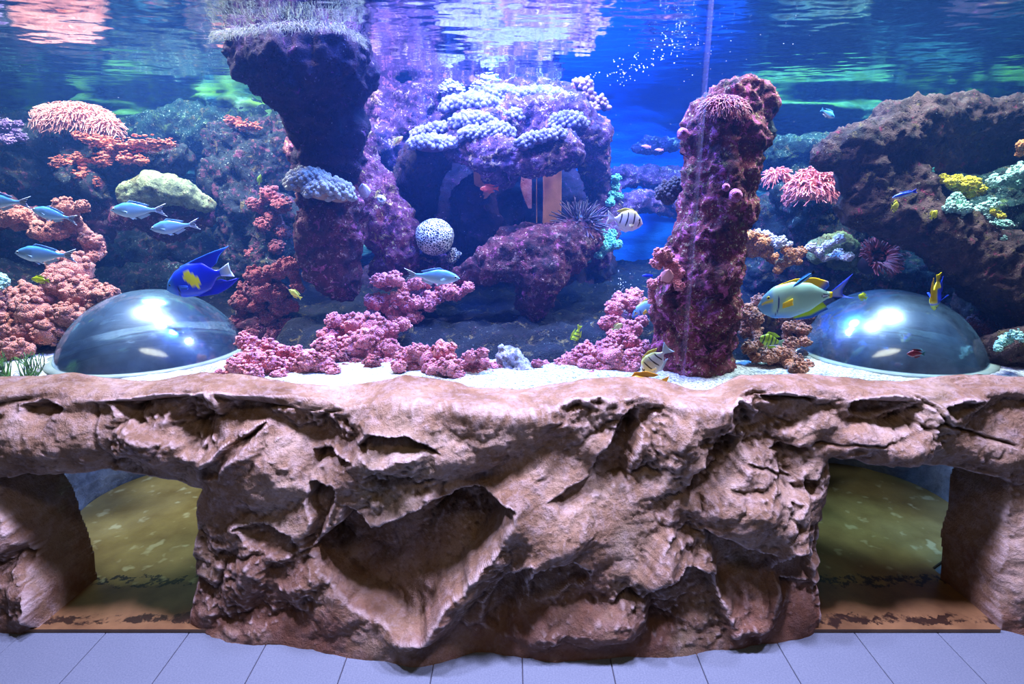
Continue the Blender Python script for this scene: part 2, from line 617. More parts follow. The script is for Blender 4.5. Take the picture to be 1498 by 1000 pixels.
ca, sa = math.cos(0.5), math.sin(0.5)
rx_, rz_ = (WX * ca + WZ * sa) * 0.8, (-WX * sa + WZ * ca) * 1.35
f1 = folds(rx_, rz_, 190, ((-1.9, 1.9), (-1.5, 2.9)), 2.6, 0.22, 0.03, 5)
f2 = folds(rx_ + 0.02 * w3, rz_ + 0.02 * w4, 1100, ((-1.9, 1.9), (-1.5, 2.9)), 6.0, 0.34, 0.012, 6)
P3 = np.stack([WX, WZ, D * 2], 1)
rid = fbm(P3 * np.array([7, 10, 4]) + 5, 4, 0.5, ridged=True)
amp_m = sstep(-0.25, 0.45, fbm(P2 * 2.3 + 91, 2))
ledge_f = 1 - 0.72 * sstep(0.2, 0.9, NZb.ravel())
D = D * (1 - 0.75 * sstep(0.3, 0.95, NZb.ravel()))
D = D * 1.12 + ledge_f * (0.42 * (f1 + 0.02) + (0.25 + 0.75 * amp_m) * 0.9 * (f2 + 0.01) + 0.018 * (rid - 0.62) * amp_m + 0.0022 * fbm(P2 * 60, 3))
foot = sstep(0.0, 0.10, Zb.ravel())
D = D * (0.30 + 0.70 * foot)


def poly_sd(px_poly, Y):
    """signed distance (inside < 0) of every face point to an outline given on the rock's front"""
    fy = lambda b: 1.90 - 0.16 * (min(b, 930) - 570) / 360
    pts = np.array([(at(a, b, fy(b))[0], at(a, b, fy(b))[2]) for a, b in px_poly])
    qx, qz = Xb.ravel() + 0.002 * w3 + 0.014 * w1, Vb.ravel() + 0.002 * w4 + 0.014 * w2
    best = np.full(qx.size, 9.0)
    ins = np.zeros(qx.size, dtype=bool)
    n = len(pts)
    for i in range(n):
        a, b = pts[i], pts[(i + 1) % n]
        e = b - a
        tt = np.clip(((qx - a[0]) * e[0] + (qz - a[1]) * e[1]) / (e @ e), 0, 1)
        best = np.minimum(best, np.hypot(qx - a[0] - tt * e[0], qz - a[1] - tt * e[1]))
        cr = (a[1] > qz) != (b[1] > qz)
        with np.errstate(divide='ignore', invalid='ignore'):
            xi = a[0] + (qz - a[1]) / (b[1] - a[1]) * e[0]
        ins ^= cr & (qx < xi)
    return np.where(ins, -best, best)


HOLE_L = [(-40, 704), (60, 700), (140, 704), (210, 712), (286, 728), (276, 745), (270, 790), (268, 850), (272, 990), (66, 990), (40, 880), (14, 800), (-10, 745)]
HOLE_R = [(1236, 684), (1300, 688), (1400, 698), (1480, 710), (1500, 722), (1486, 800), (1472, 870), (1466, 990), (1202, 990), (1212, 860), (1220, 770), (1226, 700)]
sdl = np.minimum(poly_sd(HOLE_L, None), poly_sd(HOLE_R, None))
hol = sstep(0.004, -0.022, sdl)
JD = 0.28
soft = sstep(0.06, 0.0, sdl)
Dn = D * (1 - hol) - 0.014 * soft * (1 - hol) - JD * hol
V = np.stack([Xb.ravel(), Yb.ravel() + NYb.ravel() * Dn, Zb.ravel() + NZb.ravel() * Dn], 1)
idx = np.arange(Xb.size).reshape(shp)
Q = np.stack([idx[:-1, :-1].ravel(), idx[1:, :-1].ravel(), idx[1:, 1:].ravel(), idx[:-1, 1:].ravel()], 1)
cut = (hol[Q] > 0.90).all(axis=1)
rim = np.intersect1d(np.unique(Q[cut]), np.unique(Q[~cut]))
V[rim, 1] = Yb.ravel()[rim] + JD
Q = Q[~cut]
used = np.unique(Q)
rm = np.full(len(V), -1); rm[used] = np.arange(len(used))
V, Q = V[used], rm[Q]

t = NT('modelled_rock')
c = t.coord()
n1 = t.noise(c, 4.5, 9, 0.62)
col = t.ramp(n1, [(0.30, lin('#664c36')), (0.50, lin('#8c7259')), (0.70, lin('#b39f8b'))])
n2 = t.noise(c, 2.2, 5, 0.55)
col = t.mix(t.ramp(n2, [(0.56, (0, 0, 0)), (0.70, (0.55,) * 3)]), col, lin('#6e6a4c'))
n3 = t.noise(c, 24, 8, 0.7)
col = t.mix(t.ramp(n3, [(0.46, (0, 0, 0)), (0.72, (0.40,) * 3)]), col, lin('#c6bcc2'))
n6 = t.noise(c, 60, 6, 0.75)
col = t.mix(t.ramp(n6, [(0.52, (0, 0, 0)), (0.66, (0.45,) * 3)]), col, lin('#5a4638'))
sx = t.n('ShaderNodeSeparateXYZ', {0: c})
lowz = t.n('ShaderNodeMapRange', {'Value': sx.outputs[2], 'From Min': 0.10, 'From Max': 0.42, 'To Min': 0.75, 'To Max': 0.0}).outputs[0]
lown = t.math('MULTIPLY', lowz, t.ramp(t.noise(c, 3.1, 6, 0.6), [(0.38, (0, 0, 0)), (0.58, (1, 1, 1))]))
col = t.mix(lown, col, lin('#6f4636'))
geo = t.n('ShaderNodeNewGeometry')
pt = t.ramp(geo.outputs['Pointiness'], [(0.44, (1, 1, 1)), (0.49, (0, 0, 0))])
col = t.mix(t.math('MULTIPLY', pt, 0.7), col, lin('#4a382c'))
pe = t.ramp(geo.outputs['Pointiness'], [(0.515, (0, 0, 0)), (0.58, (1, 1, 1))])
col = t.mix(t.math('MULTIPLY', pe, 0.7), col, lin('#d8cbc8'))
rdg = t.noise(c, 13, 7, 0.6, 0.4, 'RIDGED_MULTIFRACTAL')
h = t.math('ADD', t.math('MULTIPLY', rdg, 0.5), t.math('ADD', t.math('MULTIPLY', n3, 1.1), t.math('MULTIPLY', t.noise(c, 120, 4, 0.7), 0.35)))
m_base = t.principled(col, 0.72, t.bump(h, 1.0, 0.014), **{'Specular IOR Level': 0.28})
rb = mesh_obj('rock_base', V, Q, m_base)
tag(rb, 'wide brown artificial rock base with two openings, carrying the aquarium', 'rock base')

# ---------------------------------------------------------------- crawl chambers under the domes
DOMES = [(-1.69, 2.65), (1.765, 2.65)]
DR = 0.392
t = NT('chamber_wall')
c = t.coord()
n = t.noise(c, 9, 8, 0.65)
m_cham = t.principled(t.ramp(n, [(0.3, lin('#5c5f66')), (0.7, lin('#a9acb2'))]), 0.8, t.bump(n, 0.8, 0.03))
t = NT('tunnel_mat')
c = t.coord()
sx = t.n('ShaderNodeSeparateXYZ', {0: c})
wob = t.math('ADD', sx.outputs[1], t.math('MULTIPLY', t.math('SUBTRACT', t.noise(c, 9, 6, 0.7), 0.5), 0.16))
olive = t.ramp(t.noise(c, 5, 6, 0.6), [(0.3, lin('#6e5428')), (0.7, lin('#9c824a'))])
brown = t.ramp(t.noise(c, 6, 6, 0.6), [(0.3, lin('#5a4028')), (0.7, lin('#836440'))])
col = t.mix(t.ramp(wob, [(0.0, (0, 0, 0)), (1, (1, 1, 1))]), brown, olive)
far = t.n('ShaderNodeMapRange', {'Value': wob, 'From Min': -0.285, 'From Max': -0.275}).outputs[0]
col = t.mix(far, brown, olive)
edge = t.math('MULTIPLY', t.math('LESS_THAN', t.math('ABSOLUTE', t.math('SUBTRACT', wob, -0.265)), 0.030), t.ramp(t.noise(c, 26, 5, 0.7), [(0.47, (0, 0, 0)), (0.53, (1, 1, 1))]))
col = t.mix(edge, col, lin('#2a2018'))
edge2 = t.math('MULTIPLY', t.math('LESS_THAN', t.math('ABSOLUTE', t.math('SUBTRACT', wob, -0.485)), 0.022), t.ramp(t.noise(c, 16, 5, 0.7), [(0.42, (0, 0, 0)), (0.5, (1, 1, 1))]))
col = t.mix(edge2, col, lin('#2c1c12'))
blot = t.ramp(t.noise(c, 14, 2, 0.5), [(0.62, (0, 0, 0)), (0.70, (0.5,) * 3)])
col = t.mix(t.math('MULTIPLY', blot, far), col, lin('#cdbd8c'))
m_mat = t.principled(col, 0.38, t.bump(t.noise(c, 70, 4), 0.15, 0.003), **{'Specular IOR Level': 0.5})
for i, (dx, dy) in enumerate(DOMES):
    side = ('left', 'right')[i]
    # curved wall
    th = np.linspace(math.radians((-12, -52)[i]), math.radians((232, 192)[i]), 90)
    zz = np.linspace(-0.01, 0.765, 24)
    pts = np.array([[(dx + 0.45 * math.cos(a), dy + 0.45 * math.sin(a), z) for a in th] for z in zz])
    n = fbm(pts.reshape(-1, 3) * 6, 4).reshape(pts.shape[:2])
    ctr = np.array([dx, dy, 0])
    dirv = pts - ctr; dirv[:, :, 2] = 0
    dirv /= np.linalg.norm(dirv, axis=2)[:, :, None]
    pts = pts + dirv * (n * 0.02)[:, :, None]
    outer = pts + dirv * 0.04
    A = np.concatenate([pts, outer], 1)
    nz, nt = A.shape[:2]
    ii = np.arange(nz * nt).reshape(nz, nt)
    nxt = np.roll(ii, -1, axis=1)
    F = np.stack([ii[:-1].ravel(), nxt[:-1].ravel(), nxt[1:].ravel(), ii[1:].ravel()], 1)
    # outer half runs back so the strip closes on itself
    A2 = np.concatenate([pts, outer[:, ::-1]], 1)
    o = mesh_obj('chamber_wall', A2.reshape(-1, 3), F, m_cham)
    tag(o, 'curved grey rock wall inside the %s crawl opening' % side, 'wall')
    # mat
    x0, x1 = ((-1.80, -1.10), (1.08, 1.76))[i]
    yfr = 1.765
    ang = np.linspace(math.radians((-10, -58)[i]), math.radians((238, 190)[i]), 60)
    ring = [(dx + 0.445 * math.cos(a), dy + 0.445 * math.sin(a)) for a in ang]
    out = [(x1, yfr), (x1, 2.12)] + [p for p in ring if p[1] > 2.2] + [(x0, 2.12), (x0, yfr)]
    m = len(out)
    vv = [(p[0], p[1], 0.003) for p in out] + [(p[0], p[1], 0.016) for p in out]
    ff = [tuple(range(m))[::-1], tuple(range(m, 2 * m))] + [(j, (j + 1) % m, m + (j + 1) % m, m + j) for j in range(m)]
    o = mesh_obj('floor_mat', vv, ff, m_mat, smooth=False, origin=(dx, 2.30, 0.003))
    tag(o, ('worn olive and brown mat on the floor of the left crawl opening', 'worn olive and brown mat on the floor of the right crawl opening')[i], 'mat')

# ---------------------------------------------------------------- tank floor, sand, back wall, pane, water
def hole_grid(x0, x1, y0, y1, step, zf, r):
    gx = np.arange(x0, x1 + 1e-6, step); gy = np.arange(y0, y1 + 1e-6, step)
    X, Y = np.meshgrid(gx, gy)
    X = X.copy(); Y = Y.copy()
    keep = np.ones(X.shape, bool)
    for dx, dy in DOMES:
        d = np.hypot(X - dx, Y - dy)
        near = (d < r) & (d > r - step * 1.2)
        s = np.where(near, r / np.maximum(d, 1e-6), 1)
        X = dx + (X - dx) * s; Y = dy + (Y - dy) * s
        keep &= ~(d <= r - step * 1.2)
    i = np.arange(X.size).reshape(X.shape)
    F = np.stack([i[:-1, :-1].ravel(), i[:-1, 1:].ravel(), i[1:, 1:].ravel(), i[1:, :-1].ravel()], 1)
    F = F[keep.ravel()[F].all(axis=1)]
    u = np.unique(F); rmm = np.full(X.size, -1); rmm[u] = np.arange(len(u))
    P = np.stack([X.ravel(), Y.ravel(), np.zeros(X.size)], 1)[u]
    P[:, 2] = zf(P)
    return P, rmm[F]


m_dark = mat_plain('tank_concrete', '#3a3f48', 0.85)
P, F = hole_grid(-4.2, 4.2, 2.03, 4.6, 0.06, lambda p: np.full(len(p), 0.775), DR)
o = mesh_obj('trim_1', P, F, m_dark, smooth=False)
sm = o.modifiers.new('solid', 'SOLIDIFY'); sm.thickness = 0.03
tag(o, kind='structure')


def sand_z(p):
    z = ZS + 0.012 * fbm(p * 3.0, 3) + 0.004 * fbm(p * 40, 2) - 0.02
    z = z + 0.03 * sstep(2.5, 3.4, p[:, 1])
    return z


t = NT('sand')
c = t.coord()
g = t.noise(c, 85, 4, 0.8)
col = t.ramp(g, [(0.38, lin('#4f525c')), (0.50, lin('#b9b8b4')), (0.66, lin('#f0eee6'))])
m_sand = t.principled(col, 0.9, t.bump(g, 1.0, 0.01))
P, F = hole_grid(-4.2, 4.2, YP + 0.021, 4.55, 0.022, sand_z, DR + 0.004)
o = mesh_obj('sand_bed', P, F, m_sand)
tag(o, 'coarse white sand covering the bottom of the tank', 'sand', kind='stuff')

m_rub = mat_reef('darkened_rubble', '#04070d', '#10161f', '#281c28', '#8a9490', 0.4, 0.4, 1.6)  # near-black stone holds the shade of the cave in its colour
gx = np.arange(-4.2, 4.21, 0.02); gy = np.arange(2.24, 4.56, 0.02)
X, Y = np.meshgrid(gx, gy)
p = np.stack([X.ravel(), Y.ravel(), np.zeros(X.size)], 1)
edge_y = 2.56 + 0.10 * fbm(p * np.array([1.6, 0, 0]) + 3, 2) - 0.10 * np.exp(-((p[:, 0] - 0.1) / 0.8) ** 2)
z = ZS - 0.10 + 0.16 * sstep(-0.12, 0.25, p[:, 1] - edge_y) + 0.05 * fbm(p * 4, 4, 0.55, True) + 0.03 * fbm(p * 9, 3) + 0.10 * sstep(3.2, 4.4, p[:, 1])
for dx, dy in DOMES:
    z = z - 0.22 * sstep(0.62, 0.45, np.hypot(p[:, 0] - dx, p[:, 1] - dy))
p[:, 2] = np.maximum(z, 0.782)
i = np.arange(X.size).reshape(X.shape)
F = np.stack([i[:-1, :-1].ravel(), i[:-1, 1:].ravel(), i[1:, 1:].ravel(), i[1:, :-1].ravel()], 1)
inside = np.zeros(X.size, bool)
for dx, dy in DOMES:
    inside |= np.hypot(p[:, 0] - dx, p[:, 1] - dy) < DR + 0.03
F = F[~inside[F].any(axis=1)]
u_ = np.unique(F); r_ = np.full(X.size, -1); r_[u_] = np.arange(len(u_))
o = mesh_obj('rubble_bed', p[u_], r_[F], m_rub)
tag(o, 'rubble covering the tank bottom behind the sand, darkened as cave shade', 'rubble', kind='stuff')

gx = np.linspace(-4.3, 4.3, 330); gz = np.linspace(0.7, 2.6, 110)
X, Z = np.meshgrid(gx, gz)
p = np.stack([X.ravel(), np.zeros(X.size), Z.ravel()], 1)
led = fbm(p * np.array([1.4, 1, 7]) + 8, 4, 0.5)
blue = np.exp(-((p[:, 0] - 0.75) / 0.75) ** 4)
Y = 4.5 - (0.16 + 0.26 * np.clip(led + 0.3, -0.4, 1.2)) * (1 - 0.9 * blue) - 0.03 * fbm(p * 9, 3) * (1 - blue)
i = np.arange(X.size).reshape(X.shape)
F = np.stack([i[:-1, :-1].ravel(), i[:-1, 1:].ravel(), i[1:, 1:].ravel(), i[1:, :-1].ravel()], 1)
t = NT('tank_back')
c = t.coord()
sx = t.n('ShaderNodeSeparateXYZ', {0: c})
st_ = t.n('ShaderNodeMapping', {'Vector': c, 'Scale': (1, 1, 3.0)}).outputs[0]
n1 = t.noise(st_, 7, 10, 0.75)
col = t.ramp(n1, [(0.40, lin('#081a24')), (0.54, lin('#20505c')), (0.66, lin('#7aa098'))])
gn = t.math('MULTIPLY', t.n('ShaderNodeMapRange', {'Value': sx.outputs[2], 'From Min': 1.26, 'From Max': 1.46}).outputs[0], t.ramp(t.noise(c, 3, 4), [(0.35, (0, 0, 0)), (0.6, (1, 1, 1))]))
col = t.mix(gn, col, lin('#8abf3c'))
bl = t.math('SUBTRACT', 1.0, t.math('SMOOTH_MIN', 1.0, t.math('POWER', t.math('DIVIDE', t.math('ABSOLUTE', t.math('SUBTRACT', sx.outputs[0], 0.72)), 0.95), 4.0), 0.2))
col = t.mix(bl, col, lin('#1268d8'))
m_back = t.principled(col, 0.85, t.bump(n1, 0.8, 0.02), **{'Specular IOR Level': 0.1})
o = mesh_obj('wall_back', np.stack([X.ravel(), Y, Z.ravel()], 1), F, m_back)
tag(o, kind='structure')

# side walls of the tank and the fascia over the pane, all beyond the frame
for sd_, nm in ((-1, 'wall_left'), (1, 'wall_right')):
    v, f = box_vf(min(sd_ * 4.22, sd_ * 4.34), max(sd_ * 4.22, sd_ * 4.34), YP + 0.05, 4.6, 0.7, 2.6)
    tag(mesh_obj(nm, v, f, m_rub, smooth=False), kind='structure')
v, f = box_vf(-4.3, 4.3, YP - 0.05, YP - 0.002, 2.36, 3.3)
tag(mesh_obj('wall_front', v, f, mat_plain('fascia', '#2a2a34', 0.8), smooth=False), kind='structure')

# acrylic panes and their seam
t = NT('acrylic_pane')
fr = t.n('ShaderNodeFresnel', {'IOR': 1.18})
tr = t.n('ShaderNodeBsdfTransparent', {'Color': (0.985, 0.99, 1.0, 1)})
gl = t.n('ShaderNodeBsdfGlossy', {'Color': (1, 1, 1, 1), 'Roughness': 0.02})
mx = t.n('ShaderNodeMixShader', {0: fr.outputs[0], 1: tr.outputs[0], 2: gl.outputs[0]})
t.link(mx.outputs[0], t.out.inputs['Surface'])
m_pane = t.m
SEAM = 0.625
for i, (a, b) in enumerate(((-4.2, SEAM - 0.008), (SEAM + 0.008, 4.2))):
    v, f = box_vf(a, b, YP, YP + 0.02, 0.80, 2.7)
    o = mesh_obj('window_%d' % (i + 1), v, f, m_pane, smooth=False)
    tag(o, kind='structure')
t = NT('seam_glue')
tr = t.n('ShaderNodeBsdfTransparent', {'Color': (0.90, 0.92, 0.99, 1)})
df = t.n('ShaderNodeBsdfDiffuse', {'Color': (0.75, 0.78, 1.0, 1)})
mx = t.n('ShaderNodeMixShader', {0: 0.02, 1: tr.outputs[0], 2: df.outputs[0]})
t.link(mx.outputs[0], t.out.inputs['Surface'])
v, f = box_vf(SEAM - 0.008, SEAM + 0.008, YP, YP + 0.02, 0.80, 2.7)
o = mesh_obj('trim_2', v, f, t.m, smooth=False)
tag(o, kind='structure')

# water: the rippled surface, seen from below, and the blue haze of the body
gx = np.linspace(-4.2, 4.2, 760); gy = np.linspace(YP + 0.021, 4.62, 240)
X, Y = np.meshgrid(gx, gy)
p = np.stack([X.ravel(), Y.ravel(), np.zeros(X.size)], 1)
z = ZW + 0.0030 * fbm(p * np.array([3.0, 5.0, 1]), 2) + 0.0010 * fbm(p * np.array([9, 16, 1]) + 4, 3, 0.6)
p[:, 2] = z
i = np.arange(X.size).reshape(X.shape)
F = np.stack([i[:-1, :-1].ravel(), i[:-1, 1:].ravel(), i[1:, 1:].ravel(), i[1:, :-1].ravel()], 1)
t = NT('water_surface')
fr = t.n('ShaderNodeFresnel', {'IOR': 1.33})
tr = t.n('ShaderNodeBsdfTransparent', {'Color': (0.97, 0.985, 1.0, 1)})
gl = t.n('ShaderNodeBsdfGlossy', {'Color': (0.95, 0.97, 1, 1), 'Roughness': 0.07})
mx = t.n('ShaderNodeMixShader', {0: fr.outputs[0], 1: tr.outputs[0], 2: gl.outputs[0]})
t.link(mx.outputs[0], t.out.inputs['Surface'])
o = mesh_obj('water_surface', p, F, t.m)
tag(o, 'rippled water surface of the aquarium seen from below, mirroring the reef', 'water', kind='stuff')

t = NT('water_haze')
ab = t.n('ShaderNodeVolumeAbsorption', {'Color': (0.22, 0.60, 0.97, 1), 'Density': 0.17})
scv = t.n('ShaderNodeVolumeScatter', {'Color': (0.09, 0.28, 1.0, 1), 'Density': 0.042, 'Anisotropy': 0.2})
ad = t.n('ShaderNodeAddShader', {0: ab.outputs[0], 1: scv.outputs[0]})
t.link(ad.outputs[0], t.out.inputs['Volume'])
v, f = box_vf(-4.19, 4.19, YP + 0.025, 4.61, 0.79, ZW - 0.008)
o = mesh_obj('water', v, f, t.m, smooth=False)
tag(o, 'clear blue water filling the aquarium', 'water', kind='stuff')

# ---------------------------------------------------------------- viewing domes
t = NT('dome_acrylic')
c = t.coord()
lw = t.n('ShaderNodeLayerWeight', {'Blend': 0.35})
fac = t.n('ShaderNodeMapRange', {'Value': lw.outputs['Facing'], 'From Min': 0.0, 'From Max': 1.0, 'To Min': 0.40, 'To Max': 0.86}).outputs[0]
sc_ = t.noise(c, 30, 5, 0.7)
nb = t.bump(sc_, 0.08, 0.002)
tr = t.n('ShaderNodeBsdfTransparent', {'Color': (0.70, 0.88, 0.98, 1)})
gl = t.n('ShaderNodeBsdfGlossy', {'Color': (0.62, 0.84, 1.0, 1), 'Roughness': 0.10, 'Normal': nb})
gb = t.n('ShaderNodeBsdfGlossy', {'Color': (0.62, 0.80, 1.0, 1), 'Roughness': 0.30, 'Normal': nb})
gm = t.n('ShaderNodeMixShader', {0: 0.22, 1: gl.outputs[0], 2: gb.outputs[0]})
df = t.n('ShaderNodeBsdfDiffuse', {'Color': (0.30, 0.55, 0.78, 1)})
m1 = t.n('ShaderNodeMixShader', {0: fac, 1: tr.outputs[0], 2: gm.outputs[0]})
m2 = t.n('ShaderNodeMixShader', {0: t.ramp(t.noise(c, 7, 6, 0.7), [(0.35, (0.01,) * 3), (0.7, (0.10,) * 3)]), 1: m1.outputs[0], 2: df.outputs[0]})
t.link(m2.outputs[0], t.out.inputs['Surface'])
m_dome = t.m
m_ring = mat_plain('dome_flange', '#7d8a80', 0.5)
hh = 0.30
RC = (DR ** 2 + hh ** 2) / (2 * hh)
for i, (dx, dy) in enumerate(DOMES):
    side = ('left', 'right')[i]
    root = empty('viewing_dome', (dx, dy, 0.80), 'clear acrylic viewing dome on the sand at the %s of the tank' % side, 'dome')
    a0 = math.asin(DR / RC)
    nr, ns = 28, 96
    vv = [(0, 0, RC - (RC - hh))]
    vv = []
    for j in range(nr + 1):
        a = a0 * (1 - j / nr) + 1e-4
        for k_ in range(ns):
            th = 2 * math.pi * k_ / ns
            vv.append((RC * math.sin(a) * math.cos(th), RC * math.sin(a) * math.sin(th), RC * math.cos(a) - (RC - hh)))
    ff = np.array([(j * ns + k_, j * ns + (k_ + 1) % ns, (j + 1) * ns + (k_ + 1) % ns, (j + 1) * ns + k_) for j in range(nr) for k_ in range(ns)])
    mesh_obj('shell', vv, ff, m_dome, root)
    prof = [(DR - 0.012, 0.0), (DR + 0.03, 0.0), (DR + 0.03, 0.014), (DR + 0.004, 0.016), (DR - 0.012, 0.016)]
    vv, ff = [], []
    for j, (r, z) in enumerate(prof):
        for k_ in range(ns):
            th = 2 * math.pi * k_ / ns
            vv.append((r * math.cos(th), r * math.sin(th), z))
    ff = np.array([(j * ns + k_, j * ns + (k_ + 1) % ns, ((j + 1) % 5) * ns + (k_ + 1) % ns, ((j + 1) % 5) * ns + k_) for j in range(5) for k_ in range(ns)])
    mesh_obj('flange', vv, ff, m_ring, root, smooth=False)

# ================================================================== REEF
def bank(name, label, chains, mat, voxel=0.014, amp=0.030, freq=6.0, seed=0, cat='rock', sq=None, smooth_it=4, ztop=None):
    """one rock: round masses strung along chains of (px, py, Y, radius in px), fused, then weathered"""
    mb = MB()
    iv, if_ = ico(2)
    for ch in chains:
        P = [(at(a, b, Y), r * mpp(a, b, Y)) for a, b, Y, r in ch]
        pts = [P[0]]
        for (p0, r0), (p1, r1) in zip(P[:-1], P[1:]):
            n = max(1, int((p1 - p0).length / (0.45 * min(r0, r1))))
            for k_ in range(1, n + 1):
                s_ = k_ / n
                pts.append((p0.lerp(p1, s_), r0 + (r1 - r0) * s_))
        for p, r in pts:
            mb.add(iv * r + np.array(p), if_)
    v, f = mb.tri()
    if ztop is not None:
        v[:, 2] = np.minimum(v[:, 2], ztop)
    v[:, 2] = np.maximum(v[:, 2], 0.79)
    me = bpy.data.meshes.new('tmp')
    me.from_pydata(v.tolist(), [], f.tolist())
    o = bpy.data.objects.new('tmp', me)
    COL.objects.link(o)
    m = o.modifiers.new('r', 'REMESH'); m.mode = 'VOXEL'; m.voxel_size = voxel
    m = o.modifiers.new('s', 'SMOOTH'); m.iterations = smooth_it; m.factor = 0.5
    dg = bpy.context.evaluated_depsgraph_get()
    ev = o.evaluated_get(dg).to_mesh()
    n = len(ev.vertices)
    co = np.empty(n * 3, np.float32); ev.vertices.foreach_get('co', co); co = co.reshape(-1, 3).astype(np.float64)
    no = np.empty(n * 3, np.float32); ev.vertices.foreach_get('normal', no); no = no.reshape(-1, 3)
    pl = np.empty(len(ev.polygons) * 4, np.int32); ev.polygons.foreach_get('vertices', pl); pl = pl.reshape(-1, 4)
    o.evaluated_get(dg).to_mesh_clear()
    bpy.data.objects.remove(o); bpy.data.meshes.remove(me)
    q = co + seed * 3.7
    wv = np.stack([fbm(q * freq + 5, 2), fbm(q * freq + 35, 2), fbm(q * freq + 65, 2)], 1) * (0.35 / freq)
    amp = amp * 1.45
    d = fbm((q + wv) * freq * 0.6, 3) * amp + (fbm((q + wv) * freq * 1.6 + 9, 4, 0.55, True) - 0.6) * amp * 0.75 + fbm(q * freq * 6, 3, 0.6) * amp * 0.24
    co = co + no * d[:, None]
    ob = mesh_obj(name, co, pl, mat)
    return tag(ob, label, cat)


def heads(name, label, spots, Y, mat, cat='coral', jit=0.05, flat=0.85, rough=0.34, seed=1, group=None, lob=10, sub=2, yslope=0.0):
    """a colony of soft lobed coral heads; spots are (px, py, radius in px)"""
    rg = np.random.default_rng(seed + 100)
    mb = MB()
    C, Rr = [], []
    for px, py, r in spots:
        yy = Y + rg.uniform(-jit, jit) + yslope * (520 - py)
        C.append(np.array(at(px, py, yy))); Rr.append(1.12 * r * mpp(px, py, yy))
    C, Rr = np.array(C), np.array(Rr)

    def blob(c, rad, sb, fr, am):
        iv, if_ = ico(sb)
        q = iv * rad + c
        n1 = fbm(q * fr, 3, 0.6, True) - 0.55
        n2 = perlin(q * 110)
        v = iv * (1 + am * n1 + am * 0.5 * n2)[:, None] * rad
        v[:, 2] *= flat
        mb.add(v + c, if_)
    # stolons join each head to its nearest neighbour, so the colony is one body
    done = [0]
    todo = list(range(1, len(C)))
    while todo:
        D_ = np.linalg.norm(C[todo][:, None] - C[done][None], axis=2)
        i_, j_ = np.unravel_index(D_.argmin(), D_.shape)
        a_, b_ = todo[i_], done[j_]
        n_ = max(2, int(D_[i_, j_] / (0.5 * min(Rr[a_], Rr[b_]))))
        for s_ in np.linspace(0, 1, n_ + 1)[1:-1]:
            rr_ = 0.62 * (Rr[a_] * s_ + Rr[b_] * (1 - s_))
            blob(C[a_] * s_ + C[b_] * (1 - s_) + np.array([0, rr_ * 0.7, -rr_ * 0.25]), rr_, 2, 30, rough)
        done.append(a_); todo.pop(i_)
    for c0, R in zip(C, Rr):
        blob(c0, R * 0.80, 3, 1.6 / R, rough)
        for k_ in range(lob):
            d = rg.normal(size=3); d /= np.linalg.norm(d); d[1] = -abs(d[1]) * 0.8 + 0.1; d[2] = d[2] * 0.8 + 0.08
            blob(c0 + d * R * rg.uniform(0.55, 0.80), R * rg.uniform(0.26, 0.42), sub, 4.0 / R, rough * 1.2)
        for k_ in range(int(lob * 3.6)):
            d = rg.normal(size=3); d /= np.linalg.norm(d); d[1] = -abs(d[1]) * 0.85 + 0.05; d[2] = d[2] * 0.85 + 0.08
            blob(c0 + d * R * rg.uniform(0.78, 0.98), R * rg.uniform(0.12, 0.22), 1, 4.0 / R, rough)
    return tag(mb.build(name, mat), label, cat, group)


def tendrils(base, dirs, length, thick, droop=0.3, seg=5, sides=4, seed=0, wave=0.25):
    rg = np.random.default_rng(seed)
    mb = MB()
    s = np.linspace(0, 1, seg)
    for b, d in zip(base, dirs):
        L = length * rg.uniform(0.7, 1.25)
        side = rg.normal(size=3); side -= d * (side @ d); side /= np.linalg.norm(side) + 1e-9
        p = b + np.outer(s * L, d) + np.outer(np.sin(s * rg.uniform(2, 4)) * L * wave * rg.uniform(0.3, 1), side)
        p[:, 2] -= droop * L * s ** 2
        v, f = tube(p, thick * (1 - 0.55 * s), sides)
        mb.add(v, f)
    return mb


def anemone(name, label, px, py, Y, rx, ry, n, lpx, tpx, mat, colmat=None, droop=0.3, seed=0, front=0.75, cat='anemone', wave=0.25, rd=None, up=0.0):
    """tentacles growing from a domed body"""
    rg = np.random.default_rng(seed + 11)
    c = np.array(at(px, py, Y)); m = mpp(px, py, Y)
    R = np.array([rx * m, (rd if rd else (rx + ry) / 2) * m, ry * m])
    d = rg.normal(size=(n * 3, 3)); d /= np.linalg.norm(d, axis=1)[:, None]
    d = d[(d[:, 1] < front) & (d[:, 2] > -0.55)][:n]
    nn = d / R; nn /= np.linalg.norm(nn, axis=1)[:, None]
    nn[:, 2] += up; nn /= np.linalg.norm(nn, axis=1)[:, None]
    root = empty(name, (c[0], c[1], c[2] - R[2]), label, cat)
    base = c + d * R * 0.8 - np.array(root.location)
    o = tendrils(base, nn, lpx * m, tpx * m, droop, seed=seed, wave=wave).build('tentacles', mat, root)
    o['kind'] = 'stuff'
    iv, if_ = ico(3)
    v = iv * R * 0.86; v[:, 2] += R[2]
    mesh_obj('body', v, if_, colmat or mat, root)
    return root


